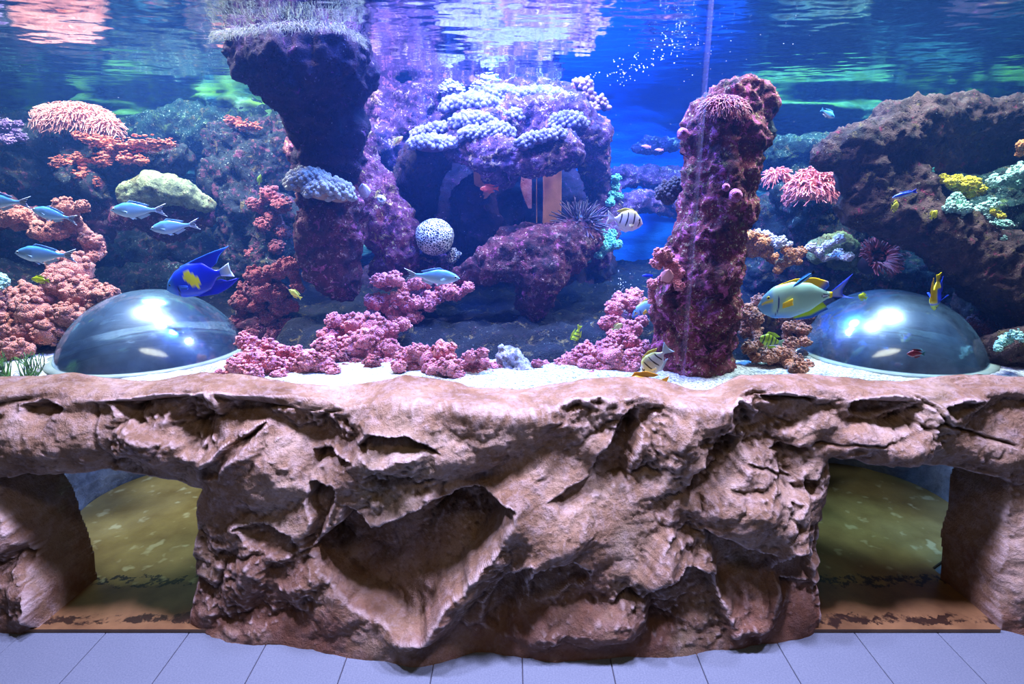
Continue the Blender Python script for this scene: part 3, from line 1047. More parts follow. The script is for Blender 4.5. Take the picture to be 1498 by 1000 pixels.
def knobs(name, label, patches, kpx, mat, cat='coral', seed=0, ftop=0.35, dens=1.0, basemat=None):
    """plates of small rounded knobs: patches are (px, py, Y, rx, ry) in px"""
    rg = np.random.default_rng(seed + 5)
    mb, body = MB(), MB()
    iv, if_ = ico(2); bv, bf = ico(3)
    for px, py, Y, rx, ry in patches:
        c = np.array(at(px, py, Y)); m = mpp(px, py, Y)
        R = np.array([rx * m, rx * m * 0.75, ry * m])
        k_ = kpx * m
        n = int(dens * 1.1 * (R[0] * R[1] * 3.2 + R[0] * R[2] * 4) / (k_ * k_ * 1.5))
        ga = math.pi * (3 - math.sqrt(5))
        body.add(bv * R * 0.93 + c, bf)
        for i_ in range(n):
            z = 1 - 1.25 * (i_ + .5) / n
            r_ = math.sqrt(max(0, 1 - z * z))
            d = np.array([r_ * math.cos(ga * i_), r_ * math.sin(ga * i_), z])
            if d[1] > 0.75:
                continue
            nn = d / R; nn /= np.linalg.norm(nn)
            kk = k_ * rg.uniform(0.7, 1.2)
            v = iv * kk + np.outer(iv @ nn, nn) * kk * 0.5
            v = v * (1 + 0.10 * perlin(iv * 2 + i_)[:, None])
            mb.add(v + c + d * R * rg.uniform(0.94, 1.06) + nn * kk * 0.3, if_)
    v, f = body.tri(); vk, fk = mb.tri()
    root = empty(name, ((vk[:, 0].min() + vk[:, 0].max()) / 2, (vk[:, 1].min() + vk[:, 1].max()) / 2, min(vk[:, 2].min(), v[:, 2].min())), label, cat)
    off = np.array(root.location)
    o = mesh_obj('knobs', vk - off, fk, mat, root); o['kind'] = 'stuff'
    mesh_obj('plate', v - off, f, basemat or mat, root)
    return root


# reef stone
M_maroon = mat_reef('reef_maroon', '#1c0f1a', '#54242e', '#a8527c', '#e8c8b8', 0.40, 0.7, 1.9, 1.0, '#9a7a78')
M_column = mat_reef('reef_column', '#241016', '#76343a', '#c8649a', '#e6d8a8', 0.50, 1.0, 1.9, 1.0, '#7a6a3c')
M_purple = mat_reef('reef_purple', '#1b1630', '#5a3a62', '#a868a0', '#f0d0dc', 0.45, 0.8, 1.8, 1.0, '#e8c49c')
M_bright = mat_reef('reef_bright', '#3a1a30', '#7a4050', '#c878a0', '#f0dc8c', 0.45, 1.0, 1.9, 1.0, '#e8cc6c')
M_dark = mat_reef('reef_dark', '#05090d', '#1c2629', '#6a3a4a', '#9fb0a0', 0.50, 0.65, 1.7)
M_teal = mat_reef('reef_teal', '#06100f', '#22403a', '#56703c', '#c8dcc8', 0.42, 0.9, 1.7)
M_over = mat_reef('reef_overhang', '#120c1c', '#301a2c', '#7a3a6a', '#c8a8c0', 0.25, 0.25, 1.6, 1.0, '#3a2a3a')
M_snout = mat_reef('reef_snout', '#17110f', '#4a3532', '#7a2c44', '#b8a890', 0.30, 0.35, 1.7)
M_pale = mat_reef('reef_pale', '#46523a', '#8e9a68', '#7a8458', '#d0d8a8', 0.5, 0.6, 1.6)
M_grey = mat_reef('reef_grey', '#5a5660', '#b8b2b8', '#e8dce0', '#ffffff', 0.6, 0.9, 1.8)

bank('reef_rock', 'dark overhanging rock with green algae at its top, breaking the water surface', [
    [(375, 88, 2.75, 46), (420, 96, 2.75, 62), (490, 88, 2.78, 62), (520, 110, 2.85, 44)],
    [(345, 75, 2.72, 24), (400, 50, 2.75, 40), (500, 45, 2.8, 42)],
    [(450, 130, 2.8, 55), (478, 180, 2.85, 54), (478, 225, 2.9, 48), (470, 262, 2.95, 42)]], M_over, 0.013, 0.032, 6, 1)
bank('reef_rock', 'maroon rock pillar under the grey knobbly coral', [
    [(470, 295, 2.82, 40), (500, 310, 2.82, 36), (484, 330, 2.82, 50), (480, 380, 2.85, 44), (500, 415, 2.85, 30)],
    [(452, 320, 2.85, 26), (450, 380, 2.9, 20)]], M_maroon, 0.011, 0.024, 8, 2)
bank('reef_rock', 'sloping rock crusted in yellow and pink beside the round brain coral', [
    [(520, 205, 3.15, 34), (515, 250, 3.1, 40), (545, 275, 3.05, 40), (566, 330, 3.02, 40), (585, 372, 3.0, 32), (560, 392, 3.0, 22)],
    [(500, 190, 3.2, 30), (450, 215, 3.1, 30)]], M_bright, 0.011, 0.024, 8, 3)
bank('reef_rock', 'flat-topped table rock that carries the lilac coral plates', [
    [(670, 215, 3.1, 24), (720, 232, 3.0, 30), (780, 230, 2.98, 32), (830, 222, 3.0, 30)],
    [(690, 195, 3.2, 30), (760, 180, 3.3, 44), (830, 180, 3.25, 40), (868, 195, 3.25, 30)],
    [(700, 165, 3.5, 30), (780, 150, 3.5, 34), (850, 145, 3.45, 24)],
    [(865, 215, 3.3, 32), (870, 250, 3.4, 24)],
    [(720, 245, 3.02, 22), (745, 262, 3.05, 14)]], M_purple, 0.012, 0.026, 7, 4)
bank('reef_rock', 'dark stem of rock beneath the left side of the table rock', [
    [(630, 232, 3.2, 34), (615, 262, 3.25, 34), (600, 300, 3.4, 32), (620, 240, 3.5, 40)],
    [(690, 290, 3.25, 34), (700, 330, 3.3, 40), (680, 360, 3.4, 36)]], M_over, 0.013, 0.026, 7, 5)
bank('reef_rock', 'deep blue-black rock at the back of the cave behind the brown slabs', [
    [(640, 300, 4.0, 60), (760, 290, 4.05, 60), (850, 310, 4.0, 50)], [(660, 380, 3.9, 60), (760, 390, 3.9, 60), (850, 390, 3.9, 45)],
    [(560, 430, 3.8, 50), (700, 450, 3.8, 50), (840, 450, 3.8, 46)]], M_over, 0.022, 0.05, 5, 6)
bank('reef_rock', 'slanting maroon rock slab with a hanging lobe below the brown slabs', [
    [(672, 402, 2.85, 14), (720, 388, 2.85, 30), (780, 370, 2.9, 42), (835, 362, 2.95, 38), (860, 350, 3.0, 24)],
    [(790, 400, 2.85, 40), (785, 432, 2.85, 30), (783, 456, 2.85, 18)], [(740, 350, 3.1, 20), (810, 338, 3.15, 22)]], M_maroon, 0.011, 0.024, 8, 7)
bank('reef_rock', 'hazy blue rock standing behind the black and white striped tang', [
    [(876, 262, 3.5, 24), (886, 300, 3.45, 27), (880, 345, 3.35, 28), (870, 372, 3.2, 22)]], M_purple, 0.014, 0.03, 7, 8)
bank('reef_rock', 'faint low rock ledge far back in the bright blue gap', [
    [(905, 262, 4.1, 18), (940, 258, 4.15, 16), (985, 266, 4.15, 20)], [(905, 300, 4.0, 18), (950, 292, 4.0, 14), (1000, 300, 4.0, 22)], [(930, 215, 4.2, 9), (1000, 205, 4.2, 14)]], M_purple, 0.016, 0.03, 7, 9)
bank('reef_rock', 'purple rock wall at the back between the overhang and the lilac coral', [
    [(560, 150, 3.75, 40), (610, 170, 3.7, 44), (640, 140, 3.85, 38), (720, 140, 3.9, 34), (800, 138, 3.9, 26)],
    [(560, 215, 3.7, 42), (610, 235, 3.75, 34)]], M_purple, 0.016, 0.04, 6, 10)
bank('reef_rock', 'tall maroon rock column with a rounded dark head', [
    [(1072, 160, 2.50, 46), (1095, 150, 2.52, 40), (1072, 142, 2.52, 30)],
    [(1040, 170, 2.5, 36), (1060, 205, 2.48, 58), (1056, 250, 2.46, 58), (1046, 300, 2.44, 58), (1034, 350, 2.43, 56), (1026, 400, 2.42, 60), (1022, 450, 2.42, 60), (1018, 500, 2.42, 58), (1014, 552, 2.42, 58)],
    [(985, 400, 2.45, 22), (975, 460, 2.45, 24), (975, 530, 2.42, 26)]], M_column, 0.010, 0.024, 8, 11, sq=None)
bank('reef_rock', 'dark dome-headed boulder capping the back of the tall column', [
    [(1040, 165, 2.62, 34), (1080, 148, 2.62, 36), (1108, 160, 2.6, 28), (1112, 190, 2.6, 24)]], M_dark, 0.011, 0.02, 8, 12)
bank('reef_rock', 'long snout-shaped brown rock reaching out from the right', [
    [(1212, 228, 2.72, 26), (1250, 218, 2.74, 36), (1300, 196, 2.78, 44), (1345, 178, 2.85, 36), (1400, 178, 2.95, 36), (1470, 176, 3.0, 38), (1560, 180, 3.0, 50)],
    [(1262, 250, 2.72, 36), (1268, 290, 2.72, 42), (1310, 310, 2.7, 42), (1360, 330, 2.68, 44), (1410, 365, 2.65, 50), (1470, 400, 2.62, 60), (1560, 430, 2.6, 80)],
    [(1300, 250, 2.78, 40), (1330, 290, 2.74, 44)], [(1330, 225, 2.9, 46), (1400, 225, 3.12, 50), (1480, 230, 3.16, 54)]], M_snout, 0.011, 0.026, 7, 13)
bank('reef_rock', 'rock darkened as the shade of the hollow between the arms of the snout-shaped rock', [
    [(1400, 255, 3.6, 60), (1470, 260, 3.55, 60), (1560, 280, 3.5, 60)]], M_over, 0.02, 0.04, 6, 14)  # dark stone colour stands in for the shade inside the hollow
bank('reef_rock', 'rubble rock in the far right corner under the mint green corals', [
    [(1375, 262, 2.95, 16), (1420, 280, 2.9, 24), (1470, 275, 2.85, 30), (1530, 270, 2.8, 46)], [(1440, 320, 2.8, 32), (1500, 320, 2.75, 36)]], M_teal, 0.013, 0.03, 8, 15)
bank('reef_rock', 'low dark red rock at the right edge beside the right dome', [
    [(1470, 510, 2.45, 30), (1510, 505, 2.45, 36), (1440, 525, 2.5, 20)], [(1440, 460, 2.85, 44), (1500, 440, 2.8, 60)]], M_snout, 0.012, 0.026, 8, 16)
bank('reef_rock', 'dark shelf rock behind the column, level with its shoulder', [
    [(1130, 222, 3.7, 24), (1180, 216, 3.7, 24), (1225, 222, 3.7, 20)], [(1120, 250, 3.8, 18), (1200, 252, 3.7, 22)]], M_teal, 0.015, 0.03, 7, 17)
bank('reef_rock', 'shadowed rock pedestal under the pink anemone right of the column', [
    [(1150, 285, 3.4, 22), (1195, 300, 3.3, 34), (1190, 340, 3.35, 36), (1240, 330, 3.35, 34)], [(1130, 320, 3.6, 40), (1130, 390, 3.5, 40), (1220, 400, 3.4, 40), (1300, 410, 3.3, 50), (1380, 430, 3.2, 44)]], M_dark, 0.015, 0.03, 7, 18)
bank('reef_rock', 'rock lump with white patches left of the red tube anemone', [
    [(1196, 368, 3.0, 14), (1232, 360, 3.0, 20), (1252, 384, 3.0, 17), (1222, 384, 3.02, 14)]], M_pale, 0.010, 0.02, 10, 19)
bank('reef_rock', 'brown rock bank on the sand between the column and the right dome', [
    [(1100, 470, 2.8, 28), (1150, 486, 2.85, 26), (1200, 480, 2.95, 26)], [(1120, 520, 2.6, 20), (1170, 525, 2.6, 16)]], M_snout, 0.013, 0.026, 8, 20)
# left side
bank('reef_rock', 'top ledge of dark rock at the far left below the pale fluffy anemone', [
    [(-60, 215, 3.7, 32), (30, 205, 3.7, 26), (110, 208, 3.75, 22)], [(-40, 200, 4.0, 40), (150, 205, 4.0, 30)]], M_dark, 0.016, 0.035, 7, 21)
bank('reef_rock', 'ledge of dark rock carrying the orange crust at the left', [
    [(110, 238, 3.5, 22), (200, 230, 3.45, 24), (260, 228, 3.6, 22)], [(95, 252, 3.4, 18), (135, 272, 3.3, 18), (150, 290, 3.3, 12)], [(20, 255, 3.6, 34), (-60, 270, 3.6, 40)]], M_dark, 0.014, 0.035, 7, 22)
bank('reef_rock', 'pale green rounded boulder on the left ledge', [
    [(198, 286, 3.2, 22), (228, 276, 3.2, 24), (272, 284, 3.22, 22), (300, 296, 3.25, 14)]], M_pale, 0.010, 0.014, 9, 23)
bank('reef_rock', 'dark red rock hanging under the pale green boulder', [
    [(185, 315, 3.3, 18), (230, 318, 3.28, 22), (285, 318, 3.3, 24), (225, 338, 3.3, 12)], [(150, 310, 3.4, 16), (140, 340, 3.4, 18)]], M_maroon, 0.013, 0.03, 8, 24)
bank('reef_rock', 'craggy dark rock mass left of the maroon pillar', [
    [(330, 215, 3.9, 36), (400, 205, 3.9, 40), (380, 268, 3.7, 44), (330, 262, 3.75, 34), (405, 330, 3.5, 40), (400, 390, 3.4, 34)], [(350, 330, 3.7, 36), (365, 385, 3.6, 30)]], M_dark, 0.014, 0.045, 7, 25)
bank('reef_rock', 'black rock at the back of the left cave', [
    [(-60, 360, 3.9, 50), (60, 360, 4.0, 50), (180, 370, 4.0, 50), (280, 370, 4.0, 50)], [(-60, 430, 3.7, 40), (200, 435, 3.7, 40), (310, 430, 3.6, 40)]], M_dark, 0.022, 0.05, 5, 26)
bank('reef_rock', 'far dark ledges of rock just under the surface at the left', [
    [(200, 190, 4.15, 22), (300, 185, 4.2, 30), (400, 175, 4.2, 30)], [(-50, 175, 4.3, 24), (60, 178, 4.3, 20)]], M_teal, 0.018, 0.04, 6, 27)
bank('reef_rock', 'rock ledge at the left edge behind the school of silver fish', [
    [(-40, 305, 3.0, 34), (30, 318, 3.05, 18), (95, 322, 3.1, 20), (135, 360, 3.2, 18)]], M_maroon, 0.013, 0.03, 8, 28)
bank('reef_rock', 'rock heap under the large orange soft corals at the left', [
    [(-40, 470, 2.85, 60), (60, 460, 2.85, 34), (115, 425, 3.0, 26)], [(20, 515, 2.65, 26)]], M_maroon, 0.014, 0.03, 7, 29)
bank('reef_rock', 'rounded rock under the dull red corals right of the left dome', [
    [(392, 440, 3.0, 34), (398, 480, 2.95, 36), (366, 478, 2.9, 22)]], M_maroon, 0.012, 0.026, 8, 30)
bank('reef_rock', 'rock ridge under the pink corals rising to the brain coral', [
    [(480, 512, 2.8, 24), (545, 492, 2.82, 34), (590, 450, 2.9, 24), (660, 425, 2.92, 16)], [(540, 525, 2.7, 20)]], M_maroon, 0.012, 0.026, 8, 31)
bank('reef_rock', 'dark rubble at the foot of the cave in the middle', [
    [(620, 488, 3.3, 28), (700, 492, 3.2, 30), (780, 490, 3.3, 30), (850, 486, 3.3, 30)]], M_dark, 0.014, 0.03, 9, 32)
bank('reef_rock', 'whitish angular boulder on the sand in the middle of the front', [
    [(735, 512, 2.42, 10), (742, 522, 2.42, 16), (752, 535, 2.42, 22), (766, 548, 2.4, 18), (735, 548, 2.42, 18)]], M_grey, 0.008, 0.016, 12, 33, smooth_it=2)
bank('reef_rock', 'rock mound under the pink corals left of the column', [
    [(925, 465, 2.95, 24), (905, 500, 2.85, 34), (860, 530, 2.7, 22), (925, 535, 2.55, 22)]], M_maroon, 0.013, 0.026, 8, 34)
bank('reef_rock', 'small rock under the brain coral', [
    [(625, 385, 3.1, 20), (650, 388, 3.08, 18)]], M_purple, 0.010, 0.02, 9, 35)

# soft corals
M_or = mat_polyp('orange_polyps', '#6e3426', '#d0806a', '#f4bca4', 1.0)
M_rd = mat_polyp('red_polyps', '#4a1c26', '#a84a4c', '#d88878', 1.0)
M_pk = mat_polyp('pink_polyps', '#8c3048', '#ec8a8c', '#ffd0c4', 1.0)
M_br = mat_polyp('brown_polyps', '#5e3226', '#c07a5a', '#e8b890', 1.0)
M_og = mat_polyp('orange_crust', '#8a3a24', '#d87250', '#f4ac84', 1.0, 120)
M_tl = mat_polyp('teal_polyps', '#1e7a7a', '#7adcc8', '#d8fff4', 1.3, 150)
M_mt = mat_polyp('mint_polyps', '#5a9a88', '#b4e4cc', '#f0fff0', 1.3, 150)
M_yl = mat_polyp('yellow_polyps', '#8a7a08', '#d8c818', '#fff060', 1.3, 150)
M_fg = mat_polyp('finger_coral', '#8a4418', '#e09048', '#ffd8a0', 1.3, 150)
M_wt = mat_polyp('white_coral', '#b8b0c0', '#f4f0fa', '#ffffff', 1.3, 150)

heads('soft_coral', 'large heap of orange soft coral left of the left dome', [
    (107, 396, 30), (90, 415, 24), (130, 433, 27), (115, 430, 24), (158, 432, 18), (37, 436, 24), (28, 452, 24), (53, 460, 27), (81, 473, 27), (102, 462, 22),
    (19, 485, 22), (43, 485, 24), (74, 488, 22), (22, 513, 23), (40, 502, 19), (6, 527, 18), (-8, 460, 26), (62, 434, 18), (142, 448, 16)], 2.55, M_or, seed=1, yslope=0.0022)
heads('soft_coral', 'orange soft coral on the ledge behind the leftmost silver fish', [
    (18, 315, 14), (34, 315, 14), (28, 328, 12), (62, 340, 16), (84, 337, 16), (96, 303, 16), (108, 325, 12), (133, 352, 14), (141, 365, 15), (136, 376, 10), (5, 322, 12), (122, 302, 10)], 2.98, M_or, seed=2)
heads('soft_coral', 'dull red soft coral mound between left dome and maroon pillar', [
    (423, 390, 16), (407, 397, 14), (377, 405, 18), (395, 405, 16), (364, 424, 16), (383, 427, 18), (404, 430, 16), (352, 442, 14), (376, 448, 14), (410, 451, 14), (426, 448, 12),
    (349, 473, 13), (420, 479, 14), (432, 473, 12), (392, 467, 11), (435, 420, 10), (372, 485, 14), (402, 490, 14)], 2.84, M_rd, seed=3, yslope=0.0005)
heads('soft_coral', 'low pink soft coral carpet at the rim right of the left dome', [
    (361, 500, 16), (392, 511, 18), (367, 524, 22), (349, 538, 18), (395, 530, 18), (414, 514, 14), (432, 514, 12), (454, 527, 20), (473, 533, 18), (448, 540, 14), (370, 545, 16), (488, 542, 12),
    (339, 546, 12), (425, 535, 16), (320, 546, 8), (408, 548, 12)], 2.36, M_pk, seed=4, flat=0.65, yslope=0.003)
heads('soft_coral', 'big pink soft coral boulder below the maroon pillar', [
    (491, 470, 14), (485, 492, 18), (479, 504, 14), (522, 474, 20), (547, 478, 22), (535, 495, 22), (559, 490, 20), (516, 508, 22), (547, 514, 18), (572, 508, 14), (590, 474, 12), (535, 533, 12), (510, 538, 8),
    (566, 532, 10), (500, 522, 12), (575, 480, 12), (465, 505, 10)], 2.52, M_pk, seed=5, yslope=0.002)
heads('soft_coral', 'pink soft coral along the ridge under the right-facing silver fish', [
    (566, 414, 14), (578, 408, 12), (553, 411, 11), (609, 414, 12), (621, 414, 11), (547, 442, 14), (559, 439, 12), (584, 436, 14), (597, 448, 14), (609, 442, 12), (634, 436, 14), (656, 427, 14), (668, 430, 12),
    (606, 464, 12), (578, 464, 12), (628, 448, 10), (646, 417, 10), (592, 422, 10), (685, 420, 9), (570, 452, 12)], 2.76, M_pk, seed=6)
heads('soft_coral', 'pink soft coral cushion at the rim in the middle left of the boulder', [
    (594, 521, 15), (584, 536, 12), (609, 514, 14), (628, 524, 20), (649, 514, 18), (656, 536, 18), (634, 539, 16), (609, 539, 14), (668, 549, 12), (650, 528, 16)], 2.36, M_pk, seed=7, yslope=0.002)
heads('soft_coral', 'orange-pink soft coral clinging to the left of the whitish boulder', [
    (722, 541, 13), (701, 531, 14), (689, 521, 12), (696, 547, 12), (717, 552, 11), (706, 516, 9), (676, 535, 10)], 2.36, M_pk, seed=8)
heads('soft_coral', 'small pink coral heads on the sand right of the whitish boulder', [
    (778, 540, 11), (795, 535, 10), (806, 541, 8), (786, 532, 8)], 2.42, M_pk, seed=9)
heads('soft_coral', 'broad pink soft coral slope left of the tall column', [
    (927, 432, 13), (909, 440, 14), (927, 445, 16), (897, 452, 14), (892, 472, 14), (909, 476, 14), (925, 481, 16), (904, 496, 18), (887, 506, 14), (922, 498, 16), (854, 514, 16), (874, 519, 18), (894, 521, 20),
    (838, 526, 16), (861, 534, 16), (882, 539, 18), (904, 531, 18), (927, 524, 18), (940, 509, 14), (866, 551, 12), (889, 549, 13), (821, 534, 12), (920, 539, 14), (945, 535, 10), (938, 470, 10)], 2.46, M_pk, seed=10, yslope=0.0038)
heads('soft_coral', 'small pink soft corals clinging to the left side of the column', [
    (968, 372, 12), (961, 385, 10), (981, 388, 12), (989, 400, 12), (974, 406, 11), (994, 419, 8), (955, 416, 9), (953, 440, 6), (978, 376, 8)], 2.30, M_pk, seed=11)
heads('soft_coral', 'brownish soft coral on the bank left of the right dome', [
    (1096, 458, 14), (1091, 471, 12), (1098, 482, 16), (1106, 467, 12), (1096, 508, 12), (1153, 478, 10), (1174, 483, 11), (1124, 521, 14), (1143, 519, 14), (1161, 526, 12), (1166, 541, 14), (1179, 537, 12),
    (1132, 534, 10), (1184, 545, 9), (1156, 503, 12), (1106, 524, 9), (1112, 500, 9), (1178, 500, 9)], 2.44, M_br, seed=12, flat=0.75, yslope=0.003)
heads('soft_coral', 'low pinkish coral carpet at the rim between pillar and sand patch', [
    (498, 520, 14), (520, 535, 13), (482, 520, 12), (545, 530, 13), (470, 510, 12), (505, 540, 9)], 2.46, M_rd, seed=41, flat=0.7, yslope=0.002)
heads('soft_coral', 'dusky purple coral cushions in the shade behind the whitish boulder', [
    (660, 498, 12), (680, 505, 12), (700, 498, 12), (720, 506, 10), (640, 500, 12), (745, 500, 10)], 2.75, M_rd, seed=42, flat=0.8)
heads('soft_coral', 'dull brown-red coral cushions behind the large surgeonfish', [
    (1110, 440, 12), (1128, 448, 12), (1150, 458, 13), (1180, 462, 13), (1205, 470, 12), (1140, 470, 12), (1165, 478, 12), (1195, 486, 12)], 2.75, M_br, seed=43, flat=0.8)
heads('soft_coral', 'reddish coral lumps on the low rock right of the right dome', [
    (1425, 470, 12), (1440, 482, 12), (1412, 492, 12), (1430, 500, 10), (1455, 470, 11), (1418, 478, 10)], 2.75, M_rd, seed=44, flat=0.8)
heads('soft_coral', 'dull red coral tufts high on the craggy rock left of the maroon pillar', [
    (395, 285, 14), (412, 300, 14), (400, 318, 13), (385, 330, 12), (415, 340, 12), (372, 300, 11), (405, 362, 12), (372, 372, 12)], 3.32, M_rd, seed=45, flat=0.8)
heads('finger_coral', 'orange finger coral on the rock right of the column', [
    (1088, 347, 10), (1101, 344, 8), (1114, 355, 12), (1101, 367, 12), (1119, 368, 11), (1130, 377, 9), (1143, 386, 9), (1137, 395, 7), (1158, 373, 10), (1171, 369, 9), (1095, 357, 10), (1165, 382, 8), (1150, 365, 8)], 2.9, M_fg, seed=13, rough=0.3)
heads('finger_coral', 'cream white coral lobes on top of the orange finger coral', [
    (1127, 350, 8), (1143, 352, 8), (1137, 359, 6), (1120, 342, 6), (1155, 357, 5), (1108, 339, 5)], 2.86, M_wt, seed=14, rough=0.3)
heads('coral', 'white and brown coral lobes left of the red tube anemone', [
    (1186, 362, 8), (1198, 368, 8), (1210, 358, 7), (1225, 372, 9), (1240, 376, 8), (1228, 350, 8), (1206, 378, 6)], 2.9, M_wt, seed=15, rough=0.3)
heads('orange_crust', 'terracotta crust coral draped over the left ledge', [
    (132, 205, 12), (147, 210, 14), (157, 207, 11), (114, 199, 8), (180, 213, 12), (204, 211, 16), (228, 211, 14), (249, 211, 9), (116, 232, 10), (150, 234, 14), (186, 233, 13), (207, 235, 10), (87, 241, 14), (102, 238, 12),
    (120, 256, 12), (135, 265, 13), (145, 277, 10), (166, 218, 10)], 3.32, M_og, seed=16, flat=0.42, lob=9)
heads('orange_crust', 'small terracotta crust coral on the far ledge near the overhang', [
    (345, 181, 11), (358, 184, 11), (374, 187, 9), (336, 176, 8)], 3.75, M_og, seed=17, flat=0.4)
heads('coral', 'teal coral cluster beside the striped tang', [
    (866, 366, 10), (856, 378, 9), (877, 373, 8), (887, 363, 9), (892, 353, 9), (902, 358, 8), (879, 343, 9), (894, 343, 8), (882, 355, 9), (868, 352, 8)], 3.05, M_tl, seed=18, rough=0.5)
heads('coral', 'small teal corals high on the hazy blue rock', [
    (899, 273, 8), (902, 261, 7), (905, 287, 7), (892, 297, 7), (896, 284, 6)], 3.36, M_tl, seed=19, rough=0.5)
heads('coral', 'mint green coral draped over the slope at the right', [
    (1397, 293, 12), (1389, 304, 10), (1410, 306, 11), (1418, 319, 13), (1415, 332, 11), (1433, 309, 11), (1433, 332, 11), (1449, 301, 12), (1454, 327, 11), (1470, 330, 10), (1462, 350, 9), (1404, 318, 9), (1445, 316, 9)], 2.60, M_mt, seed=20, flat=0.7, rough=0.35)
heads('coral', 'pale green coral at the right edge above the mint green slope', [
    (1454, 266, 11), (1488, 252, 14), (1493, 267, 12), (1474, 262, 9), (1508, 258, 14)], 2.66, M_mt, seed=21, rough=0.35)
heads('coral', 'bright yellow coral cushion at the right', [
    (1379, 262, 8), (1392, 267, 10), (1405, 273, 13), (1420, 270, 13), (1431, 278, 10), (1415, 283, 10), (1400, 262, 8)], 2.72, M_yl, seed=22, rough=0.35)
heads('coral', 'small yellow coral knob under the mint green coral', [(1459, 313, 6), (1466, 317, 5), (1452, 310, 4)], 2.58, M_yl, seed=23)
heads('coral', 'orange sponge cut off by the right edge of the frame', [(1494, 212, 8), (1500, 222, 8), (1490, 226, 5)], 2.75, M_fg, seed=24)
heads('coral', 'pale mint coral on the low dark rock right of the right dome', [
    (1472, 495, 10), (1464, 502, 8), (1484, 489, 9), (1494, 494, 8), (1460, 510, 6)], 2.3, M_mt, seed=25, flat=0.6, rough=0.35)
heads('coral', 'purple-white coral lumps at the far left edge below the surface', [
    (6, 182, 10), (20, 190, 10), (12, 205, 10), (32, 202, 9), (-4, 195, 12), (28, 182, 7)], 3.5, mat_polyp('lilac_polyps', '#5a3a70', '#b08ac0', '#f0e0ff', 1.2, 130), seed=26, flat=0.6)
heads('coral', 'white coral head touching the surface behind the lilac plates', [(715, 128, 20), (702, 132, 14), (730, 132, 14)], 3.62, M_wt, seed=27, flat=0.55)
heads('coral', 'smaller white coral head touching the surface left of the other', [(660, 128, 13), (650, 131, 9), (672, 131, 9)], 3.62, M_wt, seed=28, flat=0.5)
heads('coral', 'pale rounded coral cut off by the left edge beside the yellow fish', [(2, 412, 12), (-6, 416, 12)], 2.7, M_mt, seed=29)

# knobbly corals
M_lil = mat_polyp('lilac_knobs', '#564c88', '#a49cca', '#e4def8', 0.8, 300)
M_gk = mat_polyp('grey_knobs', '#6a6c70', '#b4b4ac', '#e4e4dc', 0.8, 300)
M_lb = mat_plain('knob_base', '#5a3a62', 0.9)
knobs('plate_coral', 'large lilac plate coral spread over the top of the table rock', [
    (692, 158, 3.3, 44, 13), (730, 145, 3.4, 42, 12), (784, 148, 3.4, 46, 13), (812, 160, 3.3, 40, 13), (742, 172, 3.25, 32, 9), (830, 182, 3.15, 24, 14), (693, 182, 3.15, 30, 12)], 4.6, M_lil, seed=1, basemat=M_lb)
knobs('plate_coral', 'two small lilac plate corals at the front lip of the table rock', [
    (695, 200, 3.02, 20, 10), (727, 196, 3.04, 22, 11)], 4.2, M_lil, seed=2, basemat=M_lb)
knobs('plate_coral', 'lilac plate coral on the dark stem left of the table rock', [
    (633, 213, 3.05, 32, 10), (642, 192, 3.2, 17, 8), (618, 197, 3.25, 12, 6)], 4.2, M_lil, seed=3, basemat=M_lb)
knobs('plate_coral', 'few pale knobs of coral on the front face of the table rock', [
    (766, 213, 2.88, 10, 8), (782, 205, 2.89, 14, 7), (800, 201, 2.9, 12, 6), (815, 198, 2.92, 9, 8)], 4.0, M_lil, seed=4, basemat=M_lb)
knobs('branch_coral', 'pinkish knobbed coral at the right end of the table rock', [
    (856, 128, 3.4, 7, 9), (846, 124, 3.42, 7, 6), (862, 143, 3.38, 6, 8), (877, 150, 3.36, 6, 7), (868, 160, 3.34, 7, 6), (884, 158, 3.36, 5, 5)], 4.0,
    mat_polyp('pinkish_knobs', '#7a4a70', '#d0a0b8', '#ffe8ec', 0.8, 300), seed=5, basemat=M_lb)
knobs('knob_coral', 'grey-beige knobbly coral on top of the maroon pillar', [
    (452, 264, 2.72, 28, 12), (478, 280, 2.68, 30, 14), (440, 272, 2.7, 16, 10), (496, 288, 2.68, 16, 9)], 5.0, M_gk, seed=6, basemat=mat_plain('beige_plate', '#8a7058', 0.9))
knobs('knob_coral', 'dark bushy coral against the left side of the column', [(978, 285, 2.62, 14, 16), (990, 274, 2.62, 12, 10)], 4.0, mat_polyp('dark_knobs', '#1a1428', '#4a3a50', '#8a7a78', 0.8, 300), seed=7)

# brain coral: round, wound with pale ridges
t = NT('brain_coral')
c = t.coord()
wn = t.n('ShaderNodeTexNoise', {'Vector': c, 'Scale': 30.0, 'Detail': 1.0}).outputs['Color']
wc = t.n('ShaderNodeVectorMath', {0: c, 1: wn}, operation='ADD').outputs[0]
wsc = t.n('ShaderNodeVectorMath', {0: wn, 3: 0.02}, operation='SCALE').outputs[0]
wc = t.n('ShaderNodeVectorMath', {0: c, 1: wsc}, operation='ADD').outputs[0]
de = t.voro(wc, 82, 'DISTANCE_TO_EDGE')
rg_ = t.ramp(de, [(0.05, (1, 1, 1)), (0.17, (0, 0, 0))])
col = t.mix(rg_, lin('#28303c'), lin('#f4f4e8'))
m_brain = t.principled(col, 0.8, t.bump(rg_, 1.0, 0.006))
c0 = np.array(at(636, 347, 2.95)); R = 28.5 * mpp(636, 347, 2.95)
iv, if_ = ico(5)
v = iv.copy()
v[:, 2] = np.where(v[:, 2] < 0, v[:, 2] * 0.92, v[:, 2] * 0.98)
v = v * (1 + 0.05 * fbm(iv * 1.4 + 3, 2))[:, None] * R
o = mesh_obj('brain_coral', v + c0, if_, m_brain)
tag(o, 'round white brain coral with a maze of grooves in the middle of the reef', 'coral')
